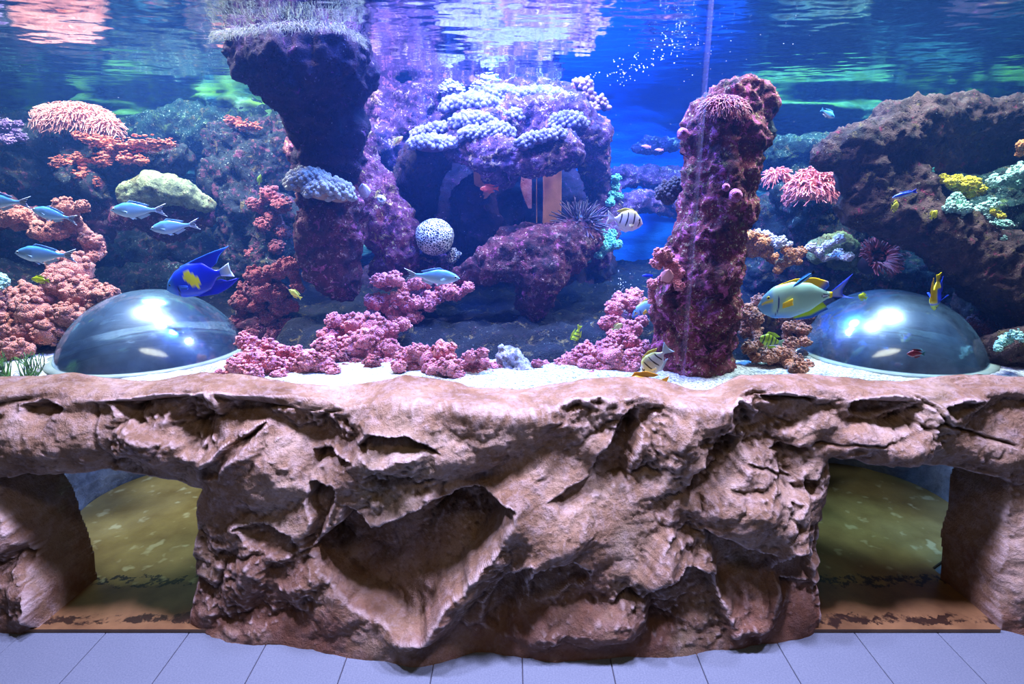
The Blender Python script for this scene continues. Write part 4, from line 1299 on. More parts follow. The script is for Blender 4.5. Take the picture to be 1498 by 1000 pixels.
heads('coral', 'small ridged grey coral at the lower right of the brain coral', [(664, 372, 9), (662, 380, 7)], 2.98, m_brain, seed=31)

# anemones, urchin, algae
def mat_tent(name, a, b, rough=0.5):
    t = NT(name)
    n_ = t.noise(t.coord(), 30, 3)
    return t.principled(t.ramp(n_, [(0.35, lin(a)), (0.65, lin(b))]), rough, **{'Subsurface Weight': 0.0, 'Sheen Weight': 0.2})


M_fl = mat_tent('fluffy_tentacles', '#b86c58', '#e8a490')
M_an = mat_tent('pink_tentacles', '#a83a3e', '#f08c88')
M_ta = mat_tent('red_tentacles', '#7a2830', '#d8605c')
M_ur = mat_tent('urchin_spines', '#150a20', '#4a1e48')
M_ha = mat_tent('hair_algae_red', '#5c1428', '#b03a52')
M_ga = mat_tent('hair_algae_green', '#182206', '#3e4a0a')
M_gr = mat_tent('green_blades', '#1e4a14', '#5a9a2c')
anemone('anemone', 'pale pink fluffy anemone on the top left ledge', 108, 172, 3.55, 57, 18, 950, 13, 1.0, M_fl, droop=0.5, seed=1, wave=0.5)
anemone('anemone', 'smaller fluffy fold of anemone at the right of the pale pink one', 152, 182, 3.5, 22, 9, 280, 12, 1.0, M_fl, droop=0.6, seed=2, wave=0.5)
anemone('anemone', 'pink anemone with long tentacles behind the snout-shaped rock', 1188, 272, 3.1, 31, 24, 480, 15, 1.4, M_an, droop=0.5, seed=3, wave=0.45)
anemone('anemone', 'small pink anemone next to the right edge of the column', 1138, 256, 3.2, 16, 7, 150, 11, 1.3, M_an, droop=0.5, seed=4)
anemone('urchin', 'black-purple spiny tuft right of the tall brown slab', 848, 326, 3.02, 20, 14, 150, 26, 1.7, M_ur, droop=0.05, seed=5, wave=0.12, cat='urchin')
anemone('hair_algae', 'dark red hair algae cap on the shoulder of the column', 1058, 158, 2.40, 36, 17, 700, 11, 1.0, M_ha, droop=0.7, seed=6, cat='algae', wave=0.4)
# tube anemone: a ring of tentacles round a dark mouth
c0 = np.array(at(1286, 375, 2.85)); m = mpp(1286, 375, 2.85)
root = empty('tube_anemone', tuple(c0 - np.array([0, 0, 20 * m])), 'red tube anemone with a dark mouth ringed by tentacles', 'anemone')
loc = np.array(root.location)
bs, ds = [], []
nrm = np.array([0.05, -0.75, 0.55]); nrm /= np.linalg.norm(nrm)
ax = np.array([1.0, 0, 0]) - nrm * nrm[0]; ax /= np.linalg.norm(ax); ay = np.cross(nrm, ax)
for k_ in range(230):
    a = random.uniform(0, 2 * math.pi)
    out = ax * math.cos(a) + ay * math.sin(a)
    bs.append(c0 + out * 13 * m * random.uniform(0.85, 1.15) - loc)
    dd = out * random.uniform(0.5, 1.0) + nrm * random.uniform(0.2, 0.8)
    ds.append(dd / np.linalg.norm(dd))
o = tendrils(np.array(bs), np.array(ds), 19 * m, 1.9 * m, 0.15, seed=9, wave=0.15).build('tentacles', M_ta, root); o['kind'] = 'stuff'
bs, ds = [], []
for k_ in range(50):
    a = random.uniform(0, 2 * math.pi)
    out = ax * math.cos(a) + ay * math.sin(a)
    bs.append(c0 + out * 4 * m * random.uniform(0.2, 1.1) - nrm * 8 * m - loc)
    dd = out * 0.4 + nrm
    ds.append(dd / np.linalg.norm(dd))
o = tendrils(np.array(bs), np.array(ds), 9 * m, 1.4 * m, 0.1, seed=10).build('inner_tentacles', M_ta, root); o['kind'] = 'stuff'
th = np.linspace(0, 2 * math.pi, 28, endpoint=False)
prof = [(15, 2), (13, 3), (11, 0), (10, -9), (9, -30), (13, -32), (16, -14)]
vv = [tuple(c0 - loc + (ax * math.cos(a) + ay * math.sin(a)) * r * m + nrm * h_ * m) for r, h_ in prof for a in th]
ff = np.array([(j * 28 + k_, j * 28 + (k_ + 1) % 28, ((j + 1) % 7) * 28 + (k_ + 1) % 28, ((j + 1) % 7) * 28 + k_) for j in range(7) for k_ in range(28)])
mesh_obj('tube', vv, ff, mat_plain('tube_dark', '#2c141c', 0.8), root)

# green algae fringe where the overhang breaks the surface
bs, ds = [], []
for k_ in range(1500):
    s_ = random.random()
    p = at(312 + 222 * s_, 50 - 16 * math.sin(s_ * 2.6) + random.uniform(-4, 8) + (22 if s_ > .85 else 0) * (s_ - .85) * 6, random.uniform(2.50, 2.72))
    p[2] = min(p[2], ZW - 0.004)
    bs.append(np.array(p)); d = np.array([(s_ - 0.5) * 1.4 + random.uniform(-.6, .6), random.uniform(-0.9, 0.1), random.uniform(-0.6, 0.15)])
    ds.append(d / np.linalg.norm(d))
o = tendrils(np.array(bs), np.array(ds), 0.026, 0.0010, 0.3, seed=3, wave=0.4, sides=3).build('algae_fringe', M_ga)
tag(o, 'yellow-green algae fringe floating around the top of the overhanging rock', 'algae', kind='stuff')
for nm, (px, py), lab in (('a', (8, 552), 'tuft of green seagrass cut off by the left edge'), ('b', (45, 551), 'tuft of green seagrass on the sand left of the left dome')):
    bs, ds = [], []
    q = at(px, py, 2.25)
    for k_ in range(26):
        bs.append(np.array(q) + np.array([random.uniform(-.022, .022), random.uniform(-.02, .02), 0]))
        d = np.array([random.uniform(-.45, .45), random.uniform(-.3, .3), 1.0]); ds.append(d / np.linalg.norm(d))
    o = tendrils(np.array(bs), np.array(ds), 0.085, 0.0035, -0.05, seed=px, sides=4).build('seagrass', M_gr)
    tag(o, lab, 'seagrass', 'seagrass tufts at the left')

# brown slabs standing in the cave
M_slab = mat_plain('brown_slab', '#d88a60', 0.7)
M_slab2 = mat_reef('veined_slab', '#8a4440', '#c08078', '#6a2430', '#e0b0a0', 0.4, 0.3, 1.5)
def slab(name, label, quad, Y, th, mat):
    p = [at(a, b, Y) for a, b in quad]
    n_ = len(p)
    vv = [tuple(q) for q in p] + [(q[0], q[1] + th, q[2]) for q in p]
    ff = [tuple(range(n_)), tuple(range(2 * n_ - 1, n_ - 1, -1))] + [(j, n_ + j, n_ + (j + 1) % n_, (j + 1) % n_) for j in range(n_)]
    o = mesh_obj(name, vv, ff, mat, smooth=False)
    bv = o.modifiers.new('b', 'BEVEL'); bv.width = 0.003; bv.segments = 2
    return tag(o, label, 'slab')
slab('slab', 'tall flat brown slab standing under the right side of the table rock', [(794, 236), (795, 290), (794, 325), (799, 345), (812, 345), (821, 322), (822, 236)], 3.12, 0.03, M_slab)
slab('slab', 'narrow veined pinkish slab left of the tall brown slab', [(764, 245), (761, 272), (767, 292), (773, 305), (778, 305), (778, 245)], 3.2, 0.03, M_slab2)
slab('slab', 'short brown slab hanging under the lip above the red fish', [(692, 240), (695, 294), (712, 290), (727, 272), (728, 240)], 3.15, 0.025, M_slab)
v, f = tube([tuple(at(785, 240, 3.1)), tuple(at(785, 285, 3.1)), tuple(at(785, 326, 3.1))], [0.0022] * 3, 8)
tag(mesh_obj('rod', v, f, mat_plain('orange_rod', '#c88058', 0.6)), 'thin orange rod beside the tall brown slab', 'rod')

# shells and barnacles
def shell(name, label, px, py, Y, r, mat, ring=False):
    c0 = at(px, py, Y); m = mpp(px, py, Y) * r
    prof = [(1.0, 0), (0.98, .12), (0.72, 0.5), (0.45, 0.72), (0.30, 0.66), (0.22, 0.3), (0.0, 0.2)] if ring else [(1.0, 0), (0.95, .2), (0.6, .75), (0.3, 1.15), (0.0, 1.5)]
    th = np.linspace(0, 2 * math.pi, 22, endpoint=False)
    ns = len(th)
    vv = [(c0[0] + rr_ * m * math.cos(a) * (1 + .07 * math.cos(5 * a)), c0[1] - (0.55 * h_ if not ring else h_) * m, c0[2] + rr_ * m * math.sin(a) * (1 + .07 * math.sin(4 * a)) + (0.8 * h_ * m if not ring else 0)) for rr_, h_ in prof for a in th]
    ff = np.array([(j * ns + k_, j * ns + (k_ + 1) % ns, (j + 1) * ns + (k_ + 1) % ns, (j + 1) * ns + k_) for j in range(len(prof) - 1) for k_ in range(ns)])
    return tag(mesh_obj(name, vv, ff, mat), label, 'shell')
M_sh = mat_reef('speckled_shell', '#b0a8c0', '#f0ecf4', '#e8e0f0', '#6a5070', 0.3, 0.7, 2.0, 0.2)
shell('shell', 'speckled white cone shell on the yellow-pink rock', 533, 280, 2.86, 9, M_sh)
shell('barnacle', 'white ring-shaped barnacle right of the cone shell', 558, 292, 2.88, 7, M_wt, True)
shell('shell', 'pink and white shell among the corals on the column', 976, 404, 2.24, 9, mat_plain('pink_shell', '#f0a0a0', 0.4))
M_ros = mat_polyp('pink_rosette', '#a03878', '#f08cc0', '#ffd8ec', 1.5, 200)
shell('barnacle', 'larger pink rosette on the right face of the column', 1076, 286, 2.27, 10, M_ros, True)
shell('barnacle', 'smaller pink rosette left of the larger one on the column', 1062, 274, 2.26, 6, M_ros, True)
shell('barnacle', 'pink rosette on the left edge of the column', 999, 196, 2.42, 9, M_ros, True)

# ================================================================== FISH
M_fish = mat_vcol('fish_skin', 0.35, 0.5)
M_fin = mat_vcol('fish_fin', 0.5, 0.3)
M_eye = mat_plain('fish_eye', '#0a0a10', 0.15, 0.6)


def vcol(o, cols):
    a = o.data.color_attributes.new('Col', 'FLOAT_COLOR', 'POINT')
    c = np.ones((len(cols), 4), np.float32)
    c[:, :3] = cols
    a.data.foreach_set('color', c.ravel())


def L3(h):
    return np.array(lin(h)[:3])


def resample(pts, n):
    p = np.asarray(pts, dtype=float)
    s = np.r_[0, np.cumsum(np.hypot(*np.diff(p, axis=0).T))]
    t_ = np.linspace(0, s[-1], n)
    return np.stack([np.interp(t_, s, p[:, 0]), np.interp(t_, s, p[:, 1])], 1)


def smooth_interp(x, pts):
    p = np.asarray(pts, dtype=float)
    xx = np.linspace(p[0, 0], p[-1, 0], 200)
    y = np.interp(xx, p[:, 0], p[:, 1])
    k_ = np.hanning(17); k_ /= k_.sum()
    ys = np.convolve(np.pad(y, 8, 'edge'), k_, 'valid')
    return np.interp(x, xx, ys)


def fish(name, label, group, px, py, Y, lpx, face, pitch, sp, yaw=0.0, roll=0.0, cat='fish'):
    L = lpx * mpp(px, py, Y)
    root = empty(name, at(px, py, Y), label, cat, group)
    yw = math.radians(yaw) + (0 if face > 0 else math.pi)
    root.rotation_mode = 'XYZ'
    root.rotation_euler = (Matrix.Rotation(yw, 3, 'Z') @ Matrix.Rotation(math.radians(-pitch), 3, 'Y') @ Matrix.Rotation(math.radians(roll), 3, 'X')).to_euler()
    nx, ns = sp.get('nx', 72), 24
    xb = sp['tail_x']
    x = xb * (1 - np.cos(np.linspace(0.02, 1, nx) * math.pi)) / 2
    zu, zl = smooth_interp(x / xb, sp['up']), smooth_interp(x / xb, sp['lo'])
    sn = np.clip(x / xb / 0.05, 0, 1) ** 0.5
    zc = (zu + zl) / 2; hz = np.maximum((zu - zl) / 2, 0.004) * (0.35 + 0.65 * sn)
    wd_ = smooth_interp(x / xb, sp['wid']) * (0.35 + 0.65 * sn)
    th = np.linspace(0, 2 * np.pi, ns, endpoint=False)
    Xv = np.repeat(x[:, None], ns, 1)
    Yv = wd_[:, None] * np.sign(np.sin(th)) * np.abs(np.sin(th)) ** 0.85
    Zv = zc[:, None] + hz[:, None] * np.cos(th)[None]
    v = np.stack([(0.5 - Xv) * L, Yv * L, Zv * L], -1).reshape(-1, 3)
    f = [(i_ * ns + j, i_ * ns + (j + 1) % ns, (i_ + 1) * ns + (j + 1) % ns, (i_ + 1) * ns + j) for i_ in range(nx - 1) for j in range(ns)]
    v = np.vstack([v, [(0.5 - x[0] + 0.004) * L, 0, zc[0] * L]])
    tip = len(v) - 1
    f = f + [(tip, (j + 1) % ns, j, j) for j in range(ns)]
    tri = [q[:3] for q in f if q[2] == q[3]]
    quads = [q for q in f if q[2] != q[3]]
    o = mesh_obj('body', v, quads + tri, M_fish, root)
    hrel = (Zv - zl[:, None]) / np.maximum((zu - zl)[:, None], 1e-4)
    cols = sp['color'](Xv.ravel() / xb, hrel.ravel())
    vcol(o, np.vstack([cols, cols[0]]))
    for fn in sp['fins']:
        a, b = resample(fn['root'], 22), resample(fn['tip'], 22)
        m_ = 9
        s_ = np.linspace(0, 1, m_)
        G = a[None] * (1 - s_)[:, None, None] + b[None] * s_[:, None, None]
        for sgn in ((1, -1) if fn.get('pair') else (0,)):
            yo = fn.get('y', 0.0) * (sgn if sgn else 1)
            out = fn.get('out', 0.0) * sgn * s_[:, None] * np.ones((1, 22))
            wav = 0.006 * np.sin(np.linspace(0, 7, 22))[None] * s_[:, None]
            vv = np.stack([(0.5 - G[..., 0]) * L, (yo + out + wav) * L, G[..., 1] * L], -1).reshape(-1, 3)
            ii = np.arange(m_ * 22).reshape(m_, 22)
            ff = np.stack([ii[:-1, :-1].ravel(), ii[:-1, 1:].ravel(), ii[1:, 1:].ravel(), ii[1:, :-1].ravel()], 1)
            fo = mesh_obj(fn['name'], vv, ff, M_fin, root)
            so = fo.modifiers.new('s', 'SOLIDIFY'); so.thickness = 0.006 * L; so.offset = 0
            U, S = np.meshgrid(np.linspace(0, 1, 22), s_)
            vcol(fo, fn['color'](U.ravel(), S.ravel()))
    ex, ez, er = sp['eye']
    iv, if_ = ico(2)
    w_e = float(np.interp(ex, x, wd_)) * 0.93
    for sgn in (1, -1):
        if sp.get('eye_ring') is not None:
            eo = mesh_obj('eye_ring', iv * np.array([1.5, 0.5, 1.5]) * er * L + np.array([(0.5 - ex) * L, sgn * w_e * 0.96 * L, ez * L]), if_, M_fish, root)
            vcol(eo, np.tile(sp['eye_ring'], (len(iv), 1)))
        mesh_obj('eye', iv * np.array([1, 0.6, 1]) * er * L + np.array([(0.5 - ex) * L, sgn * w_e * L, ez * L]), if_, M_eye, root)
    return root


def flat(h):
    c_ = L3(h)
    return lambda u, s_: np.tile(c_, (len(u), 1))


def mixc(a, b, f):
    f = np.clip(f, 0, 1)[:, None]
    return a * (1 - f) + b * f


# --- silver flagtails
def c_flag(x, h):
    c_ = mixc(np.tile(L3('#98c4d8'), (len(x), 1)), L3('#3f8cc0'), sstep(0.5, 0.95, h))
    c_ = mixc(c_, L3('#c8dce4'), sstep(0.4, 0.1, h))
    return mixc(c_, L3('#6c8cb0'), 0.5 * sstep(0.2, 0.0, x))


def c_flagtail(u, s_):
    st_ = ((u > 0.08) & (u < 0.20)) | ((u > 0.30) & (u < 0.40)) | ((u > 0.47) & (u < 0.53)) | ((u > 0.60) & (u < 0.70)) | ((u > 0.80) & (u < 0.92))
    bar = st_ & (s_ > 0.22)
    return mixc(np.tile(L3('#e8f0f8'), (len(u), 1)), L3('#101830'), bar.astype(float))


FLAG = dict(tail_x=0.80, nx=60, up=[(0, 0.0), (.12, .072), (.3, .125), (.5, .130), (.7, .085), (.88, .035), (1, .030)], lo=[(0, -.012), (.12, -.07), (.3, -.125), (.5, -.135), (.7, -.09), (.88, -.035), (1, -.030)],
            wid=[(0, .012), (.15, .05), (.4, .062), (.7, .035), (1, .012)], color=c_flag, eye=(0.075, 0.015, 0.019), eye_ring=L3('#c8dce8'),
            fins=[dict(name='tail_fin', root=[(.78, .030), (.78, -.030)], tip=[(1.0, .115), (.93, .05), (.90, 0), (.93, -.05), (1.0, -.115)], color=c_flagtail),
                  dict(name='dorsal_fin', root=[(.28, .118), (.66, .06)], tip=[(.36, .165), (.48, .145), (.70, .085)], color=flat('#6d9cc4')),
                  dict(name='anal_fin', root=[(.46, -.125), (.66, -.06)], tip=[(.52, -.160), (.70, -.085)], color=flat('#b8cfe0')),
                  dict(name='pelvic_fin', root=[(.30, -.115), (.36, -.125)], tip=[(.40, -.165), (.42, -.155)], color=flat('#c8dae8'), pair=1, y=.02, out=.02),
                  dict(name='pectoral_fin', root=[(.22, -.005), (.22, -.045)], tip=[(.34, -.03), (.33, -.06)], color=flat('#9cc0d8'), pair=1, y=.052, out=.03)])
GF = 'silver fish with black-striped tails'
fish('silver_fish', 'silver-blue fish with striped tail, its head cut off by the left edge', GF, 2, 294, 2.45, 88, -1, 4, FLAG)
fish('silver_fish', 'silver-blue fish with striped tail, second from the left edge, tilted head up', GF, 80, 314, 2.5, 66, -1, 14, FLAG)
fish('silver_fish', 'silver-blue fish with striped tail just below the pale green boulder', GF, 203, 307, 2.6, 82, -1, 0, FLAG)
fish('silver_fish', 'turquoise silver fish with striped tail, the rightmost of the left school', GF, 256, 331, 2.62, 74, -1, -6, FLAG)
fish('silver_fish', 'pale silver fish with striped tail, lowest of the left school', GF, 67, 372, 2.4, 90, -1, 3, FLAG)
fish('silver_fish', 'silver-blue fish facing right above the pink corals in the middle', GF, 632, 404, 2.35, 82, 1, -4, FLAG)


# --- yellow-barred blue angelfish
def c_angel(x, h):
    c_ = mixc(np.tile(L3('#1a3fd0'), (len(x), 1)), L3('#1020b0'), sstep(0.35, 0.8, x))
    c_ = mixc(c_, L3('#3a86d8'), sstep(0.24, 0.05, x))
    c_ = mixc(c_, L3('#0c1850'), ((np.abs(x - 0.20 - 0.05 * np.cos((h - .35) * 5)) < 0.012) & (h < 0.5)).astype(float))
    cx = 0.50 + 0.22 * (0.62 - h)
    hw = 0.105 * np.clip(1.15 - np.abs(h - 0.54) / 0.26, 0, 1) ** 0.5
    p_ = np.stack([x * 9, h * 9, x * 0], 1)
    yel = (np.abs(x - cx + 0.02 * perlin(p_)) < hw) & (h > 0.24) & (h < 0.82)
    return mixc(c_, L3('#f4e800'), yel.astype(float))


fish('angelfish', 'deep blue angelfish with a yellow patch above the left dome', None, 291, 407, 2.45, 104, -1, -13, dict(
    tail_x=0.82, nx=110, up=[(0, -.045), (.08, .06), (.25, .17), (.5, .235), (.75, .20), (.92, .06), (1, .045)], lo=[(0, -.075), (.08, -.13), (.25, -.21), (.5, -.235), (.75, -.19), (.92, -.05), (1, -.035)],
    wid=[(0, .015), (.2, .06), (.5, .065), (.8, .03), (1, .012)], color=c_angel, eye=(.085, .0, .014),
    fins=[dict(name='tail_fin', root=[(.80, .045), (.80, -.035)], tip=[(.98, .115), (.97, 0), (1.0, -.09)], color=lambda u, s_: mixc(mixc(np.tile(L3('#5a8ce0'), (len(u), 1)), L3('#e8f0d0'), s_), L3('#e8e8ff'), (u > .85).astype(float))),
          dict(name='dorsal_fin', root=[(.22, .12), (.5, .18), (.72, .10)], tip=[(.30, .215), (.55, .268), (.80, .31), (1.06, .335), (.90, .25), (.82, .15)], color=lambda u, s_: mixc(np.tile(L3('#1226b8'), (len(u), 1)), L3('#4a90f0'), sstep(.8, 1, s_))),
          dict(name='anal_fin', root=[(.30, -.16), (.5, -.18), (.72, -.08)], tip=[(.42, -.25), (.70, -.27), (.88, -.22), (1.06, -.12), (.90, -.14), (.80, -.08)], color=flat('#1018b0')),
          dict(name='pectoral_fin', root=[(.22, -.03), (.22, -.09)], tip=[(.36, -.06), (.35, -.11)], color=flat('#3060d0'), pair=1, y=.06, out=.03)]))


# --- convict tangs
def c_tang(x, h):
    c_ = mixc(np.tile(L3('#e8e6f0'), (len(x), 1)), L3('#f4e000'), sstep(0.80, 0.92, h) * sstep(.15, .3, x))
    c_ = mixc(c_, L3('#f0e8b0'), sstep(0.60, 0.8, h) * 0.5 * sstep(.2, .35, x))
    bars = np.zeros(len(x))
    for b in (0.13, 0.33, 0.55, 0.76):
        bars = np.maximum(bars, ((np.abs(x - b - 0.05 * (h - 0.5) ** 2 * 4 - 0.06 * (0.5 - h)) < 0.020) & (h > 0.16) & (h < 0.93)).astype(float))
    return mixc(c_, L3('#16142c'), bars)


def tang(base, cfun):
    return dict(tail_x=0.80, nx=130, up=[(0, .0), (.1, .12), (.3, .27), (.5, .30), (.75, .22), (.93, .05), (1, .04)], lo=[(0, -.06), (.1, -.15), (.3, -.26), (.5, -.28), (.75, -.20), (.93, -.05), (1, -.04)],
                wid=[(0, .02), (.2, .07), (.5, .075), (.8, .035), (1, .014)], color=cfun, eye=(.13, .06, .018),
                fins=[dict(name='tail_fin', root=[(.78, .04), (.78, -.04)], tip=[(1.0, .20), (.95, .0), (1.0, -.20)], color=flat(base)),
                      dict(name='dorsal_fin', root=[(.26, .26), (.70, .18)], tip=[(.34, .325), (.55, .325), (.77, .21)], color=flat('#e8d860')),
                      dict(name='anal_fin', root=[(.32, -.26), (.70, -.17)], tip=[(.42, -.325), (.76, -.20)], color=flat(base)),
                      dict(name='pectoral_fin', root=[(.24, -.06), (.24, -.12)], tip=[(.38, -.10), (.36, -.16)], color=flat('#f0f0d0'), pair=1, y=.07, out=.03)])


fish('striped_tang', 'white tang with black bars and yellow back, in the blue gap', None, 914, 322, 2.45, 54, 1, -8, tang('#e4e4f4', c_tang))
fish('striped_tang', 'pale striped tang diving at the rim before the column foot', None, 959, 527, 2.16, 56, -1, -48, tang('#b8d4f0', lambda x, h: c_tang(x, h) * np.array([0.72, 0.85, 0.92])))


# --- eyestripe surgeonfish
def c_surg(x, h):
    c_ = np.tile(L3('#a8d8c0'), (len(x), 1))
    c_ = mixc(c_, L3('#4a90d8'), sstep(.30, .05, h) * sstep(.75, .3, x))
    c_ = mixc(c_, L3('#6aa8d0'), sstep(.20, .14, x))
    c_ = mixc(c_, L3('#103070'), ((np.abs(x - .205 - 0.05 * np.cos((h - .5) * 3.2)) < .010) & (h < .72) & (h > .08)).astype(float))
    c_ = mixc(c_, L3('#f0e010'), ((np.abs(h - .66 - 0.3 * (x - .1)) < .055) & (x > .04) & (x < .19)).astype(float))
    c_ = mixc(c_, L3('#f4dc10'), sstep(.945, .975, x))
    c_ = mixc(c_, L3('#102040'), ((((x - .90) / .055) ** 2 + ((h - .5) / .16) ** 2) < 1).astype(float))
    return mixc(c_, L3('#e8f4ff'), ((((x - .90) / .038) ** 2 + ((h - .5) / .09) ** 2) < 1).astype(float))


SURG = dict(
    tail_x=0.79, nx=140, up=[(0, -.03), (.08, .07), (.22, .16), (.45, .20), (.7, .17), (.93, .065), (1, .06)], lo=[(0, -.075), (.08, -.135), (.22, -.19), (.45, -.20), (.7, -.14), (.93, -.015), (1, -.005)],
    wid=[(0, .015), (.2, .06), (.5, .065), (.8, .03), (1, .012)], color=c_surg, eye=(.095, .045, .013), eye_ring=L3('#d8d020'),
    fins=[dict(name='tail_fin', root=[(.77, .055), (.77, .0)], tip=[(1.0, .24), (.95, .17), (.90, .08), (.905, .02), (.96, -.01), (1.04, -.03)], color=lambda u, s_: mixc(mixc(np.tile(L3('#f4dc10'), (len(u), 1)), L3('#a0b4f4'), sstep(.05, .2, s_)), L3('#1840e0'), np.maximum(sstep(.6, 1, s_), sstep(.3, .02, u) + sstep(.75, .98, u)))),
          dict(name='dorsal_fin', root=[(.14, .09), (.30, .14), (.55, .135), (.70, .06)], tip=[(.22, .175), (.38, .225), (.60, .225), (.74, .175), (.755, .12)], color=lambda u, s_: mixc(np.tile(L3('#f8c808'), (len(u), 1)), L3('#2868d8'), sstep(.82, .95, u))),
          dict(name='anal_fin', root=[(.36, -.17), (.52, -.13), (.70, -.05)], tip=[(.42, -.225), (.60, -.215), (.76, -.13)], color=lambda u, s_: mixc(np.tile(L3('#b4e020'), (len(u), 1)), L3('#1860c8'), sstep(.5, .8, s_))),
          dict(name='pectoral_fin', root=[(.24, -.02), (.24, -.075)], tip=[(.33, .035), (.34, -.04)], color=flat('#f8d010'), pair=1, y=.062, out=.03)])
fish('surgeonfish', 'large mint green surgeonfish with yellow back and blue tail near the right dome', None, 1177, 437, 2.30, 136, -1, -4, SURG)
fish('surgeonfish', 'blue-grey surgeonfish head peeping out behind the left edge of the column', None, 955, 449, 2.72, 66, -1, -22, dict(SURG, color=lambda x, h: c_surg(x, h) * np.array([0.55, 0.62, 1.0])))


# --- wrasse and small fry
def slim(top, mid, low, band=None, ht=.11):
    def cf(x, h):
        c_ = mixc(mixc(np.tile(L3(low), (len(x), 1)), L3(mid), sstep(.25, .45, h)), L3(top), sstep(.6, .75, h))
        if band:
            c_ = mixc(c_, L3(band), sstep(.16, .08, np.abs(h - .55)))
        return c_
    return dict(tail_x=.84, nx=40, up=[(0, .0), (.15, ht * .6), (.45, ht), (.8, ht * .6), (1, ht * .4)], lo=[(0, -.01), (.15, -ht * .6), (.45, -ht), (.8, -ht * .6), (1, -ht * .4)], wid=[(0, .015), (.3, ht * .5), (.7, ht * .35), (1, .012)], color=cf, eye=(.09, .015, .018),
                fins=[dict(name='tail_fin', root=[(.82, ht * .42), (.82, -ht * .42)], tip=[(1, ht * .9), (.97, 0), (1, -ht * .9)], color=flat(mid)),
                      dict(name='dorsal_fin', root=[(.3, ht * .93), (.78, ht * .6)], tip=[(.36, ht * 1.3), (.8, ht * .95)], color=flat(top)),
                      dict(name='anal_fin', root=[(.45, -ht * .95), (.78, -ht * .6)], tip=[(.5, -ht * 1.25), (.8, -ht * .95)], color=flat(low))])


def deep(main, top=None, belly=None, stripes=None, ht=.24, tail=None):
    def cf(x, h):
        c_ = np.tile(L3(main), (len(x), 1))
        if top: c_ = mixc(c_, L3(top), sstep(.6, .8, h))
        if belly: c_ = mixc(c_, L3(belly), sstep(.4, .2, h))
        if stripes:
            n_, sc_ = stripes
            c_ = mixc(c_, L3(sc_), (np.mod(x * n_, 1) < .3).astype(float))
        return c_
    return dict(tail_x=.80, nx=60, up=[(0, .0), (.12, ht * .5), (.4, ht), (.75, ht * .65), (1, ht * .22)], lo=[(0, -.02), (.12, -ht * .5), (.4, -ht), (.75, -ht * .65), (1, -ht * .22)], wid=[(0, .02), (.3, .085), (.7, .05), (1, .016)], color=cf, eye=(.11, .03, .026),
                fins=[dict(name='tail_fin', root=[(.78, ht * .22), (.78, -ht * .22)], tip=[(1, ht * .65), (.95, 0), (1, -ht * .65)], color=flat(tail or main)),
                      dict(name='dorsal_fin', root=[(.22, ht * .8), (.70, ht * .65)], tip=[(.30, ht * 1.3), (.55, ht * 1.3), (.80, ht * .85)], color=flat(top or main)),
                      dict(name='anal_fin', root=[(.42, -ht * .95), (.70, -ht * .65)], tip=[(.5, -ht * 1.3), (.78, -ht * .85)], color=flat(belly or main)),
                      dict(name='pectoral_fin', root=[(.25, -.02), (.25, -.06)], tip=[(.4, -.03), (.38, -.09)], color=flat(main), pair=1, y=.075, out=.04)])


fish('wrasse', 'slender blue cleaner fish on the back of the large surgeonfish', None, 1176, 408, 2.22, 38, -1, -38, slim('#3aa0f0', '#0a1030', '#7ac8f8', '#05081c', .085))
fish('wrasse', 'small bright blue fish above two yellow fish at the right', None, 1323, 284, 2.45, 36, -1, -16, slim('#3a60f0', '#2038d8', '#c8d8f0', None, .10))
fish('wrasse', 'small teal fish left of the yellow coral', None, 1352, 251, 2.7, 30, -1, -12, slim('#3a8a8a', '#4aa8a0', '#6cb8b0', None, .13))
fish('angelfish', 'blue and yellow angelfish right above the right dome, turned to the viewer', None, 1370, 427, 2.25, 56, -1, -98, dict(
    tail_x=.80, nx=90, up=[(0, .02), (.12, .14), (.4, .30), (.75, .24), (1, .06)], lo=[(0, -.03), (.12, -.14), (.4, -.26), (.75, -.20), (1, -.06)], wid=[(0, .03), (.3, .10), (.7, .06), (1, .016)],
    color=lambda x, h: mixc(mixc(mixc(np.tile(L3('#2058d8'), (len(x), 1)), L3('#1020a0'), sstep(.5, .2, h)), L3('#f4d808'), np.maximum(sstep(.62, .70, h) * sstep(.25, .35, x), sstep(.72, .8, x))), L3('#a8c830'), sstep(.26, .20, x)),
    eye=(.10, .03, .02), fins=[dict(name='tail_fin', root=[(.78, .06), (.78, -.06)], tip=[(1, .16), (.97, 0), (1, -.16)], color=flat('#f8d800')),
                               dict(name='dorsal_fin', root=[(.24, .24), (.74, .22)], tip=[(.34, .36), (.62, .38), (.95, .30)], color=lambda u, s_: mixc(np.tile(L3('#f4d808'), (len(u), 1)), L3('#e8a010'), sstep(.7, 1, s_))),
                               dict(name='anal_fin', root=[(.34, -.25), (.70, -.19)], tip=[(.46, -.36), (.86, -.30)], color=flat('#1830c0')),
                               dict(name='pectoral_fin', root=[(.26, -.02), (.26, -.10)], tip=[(.44, -.04), (.42, -.16)], color=flat('#2048e0'), pair=1, y=.09, out=.14)]), yaw=35)
GY = 'small yellow fish'
fish('butterflyfish', 'small yellow disc-shaped fish below the bright blue fish', GY, 1309, 302, 2.5, 18, 1, 6, deep('#e8d840', ht=.40), yaw=25)
fish('butterflyfish', 'small yellow fish seen end-on right of the disc-shaped one', GY, 1366, 314, 2.5, 15, 1, 60, deep('#e8e040', ht=.34))
fish('small_fish', 'tiny yellow-green fish at the top of the right dome', GY, 1262, 434, 2.55, 14, -1, 20, deep('#c8d820', ht=.34))
fish('small_fish', 'yellow-green fish swimming left of the maroon pillar foot', GY, 432, 430, 2.55, 22, -1, 38, deep('#d8dc50', ht=.20))
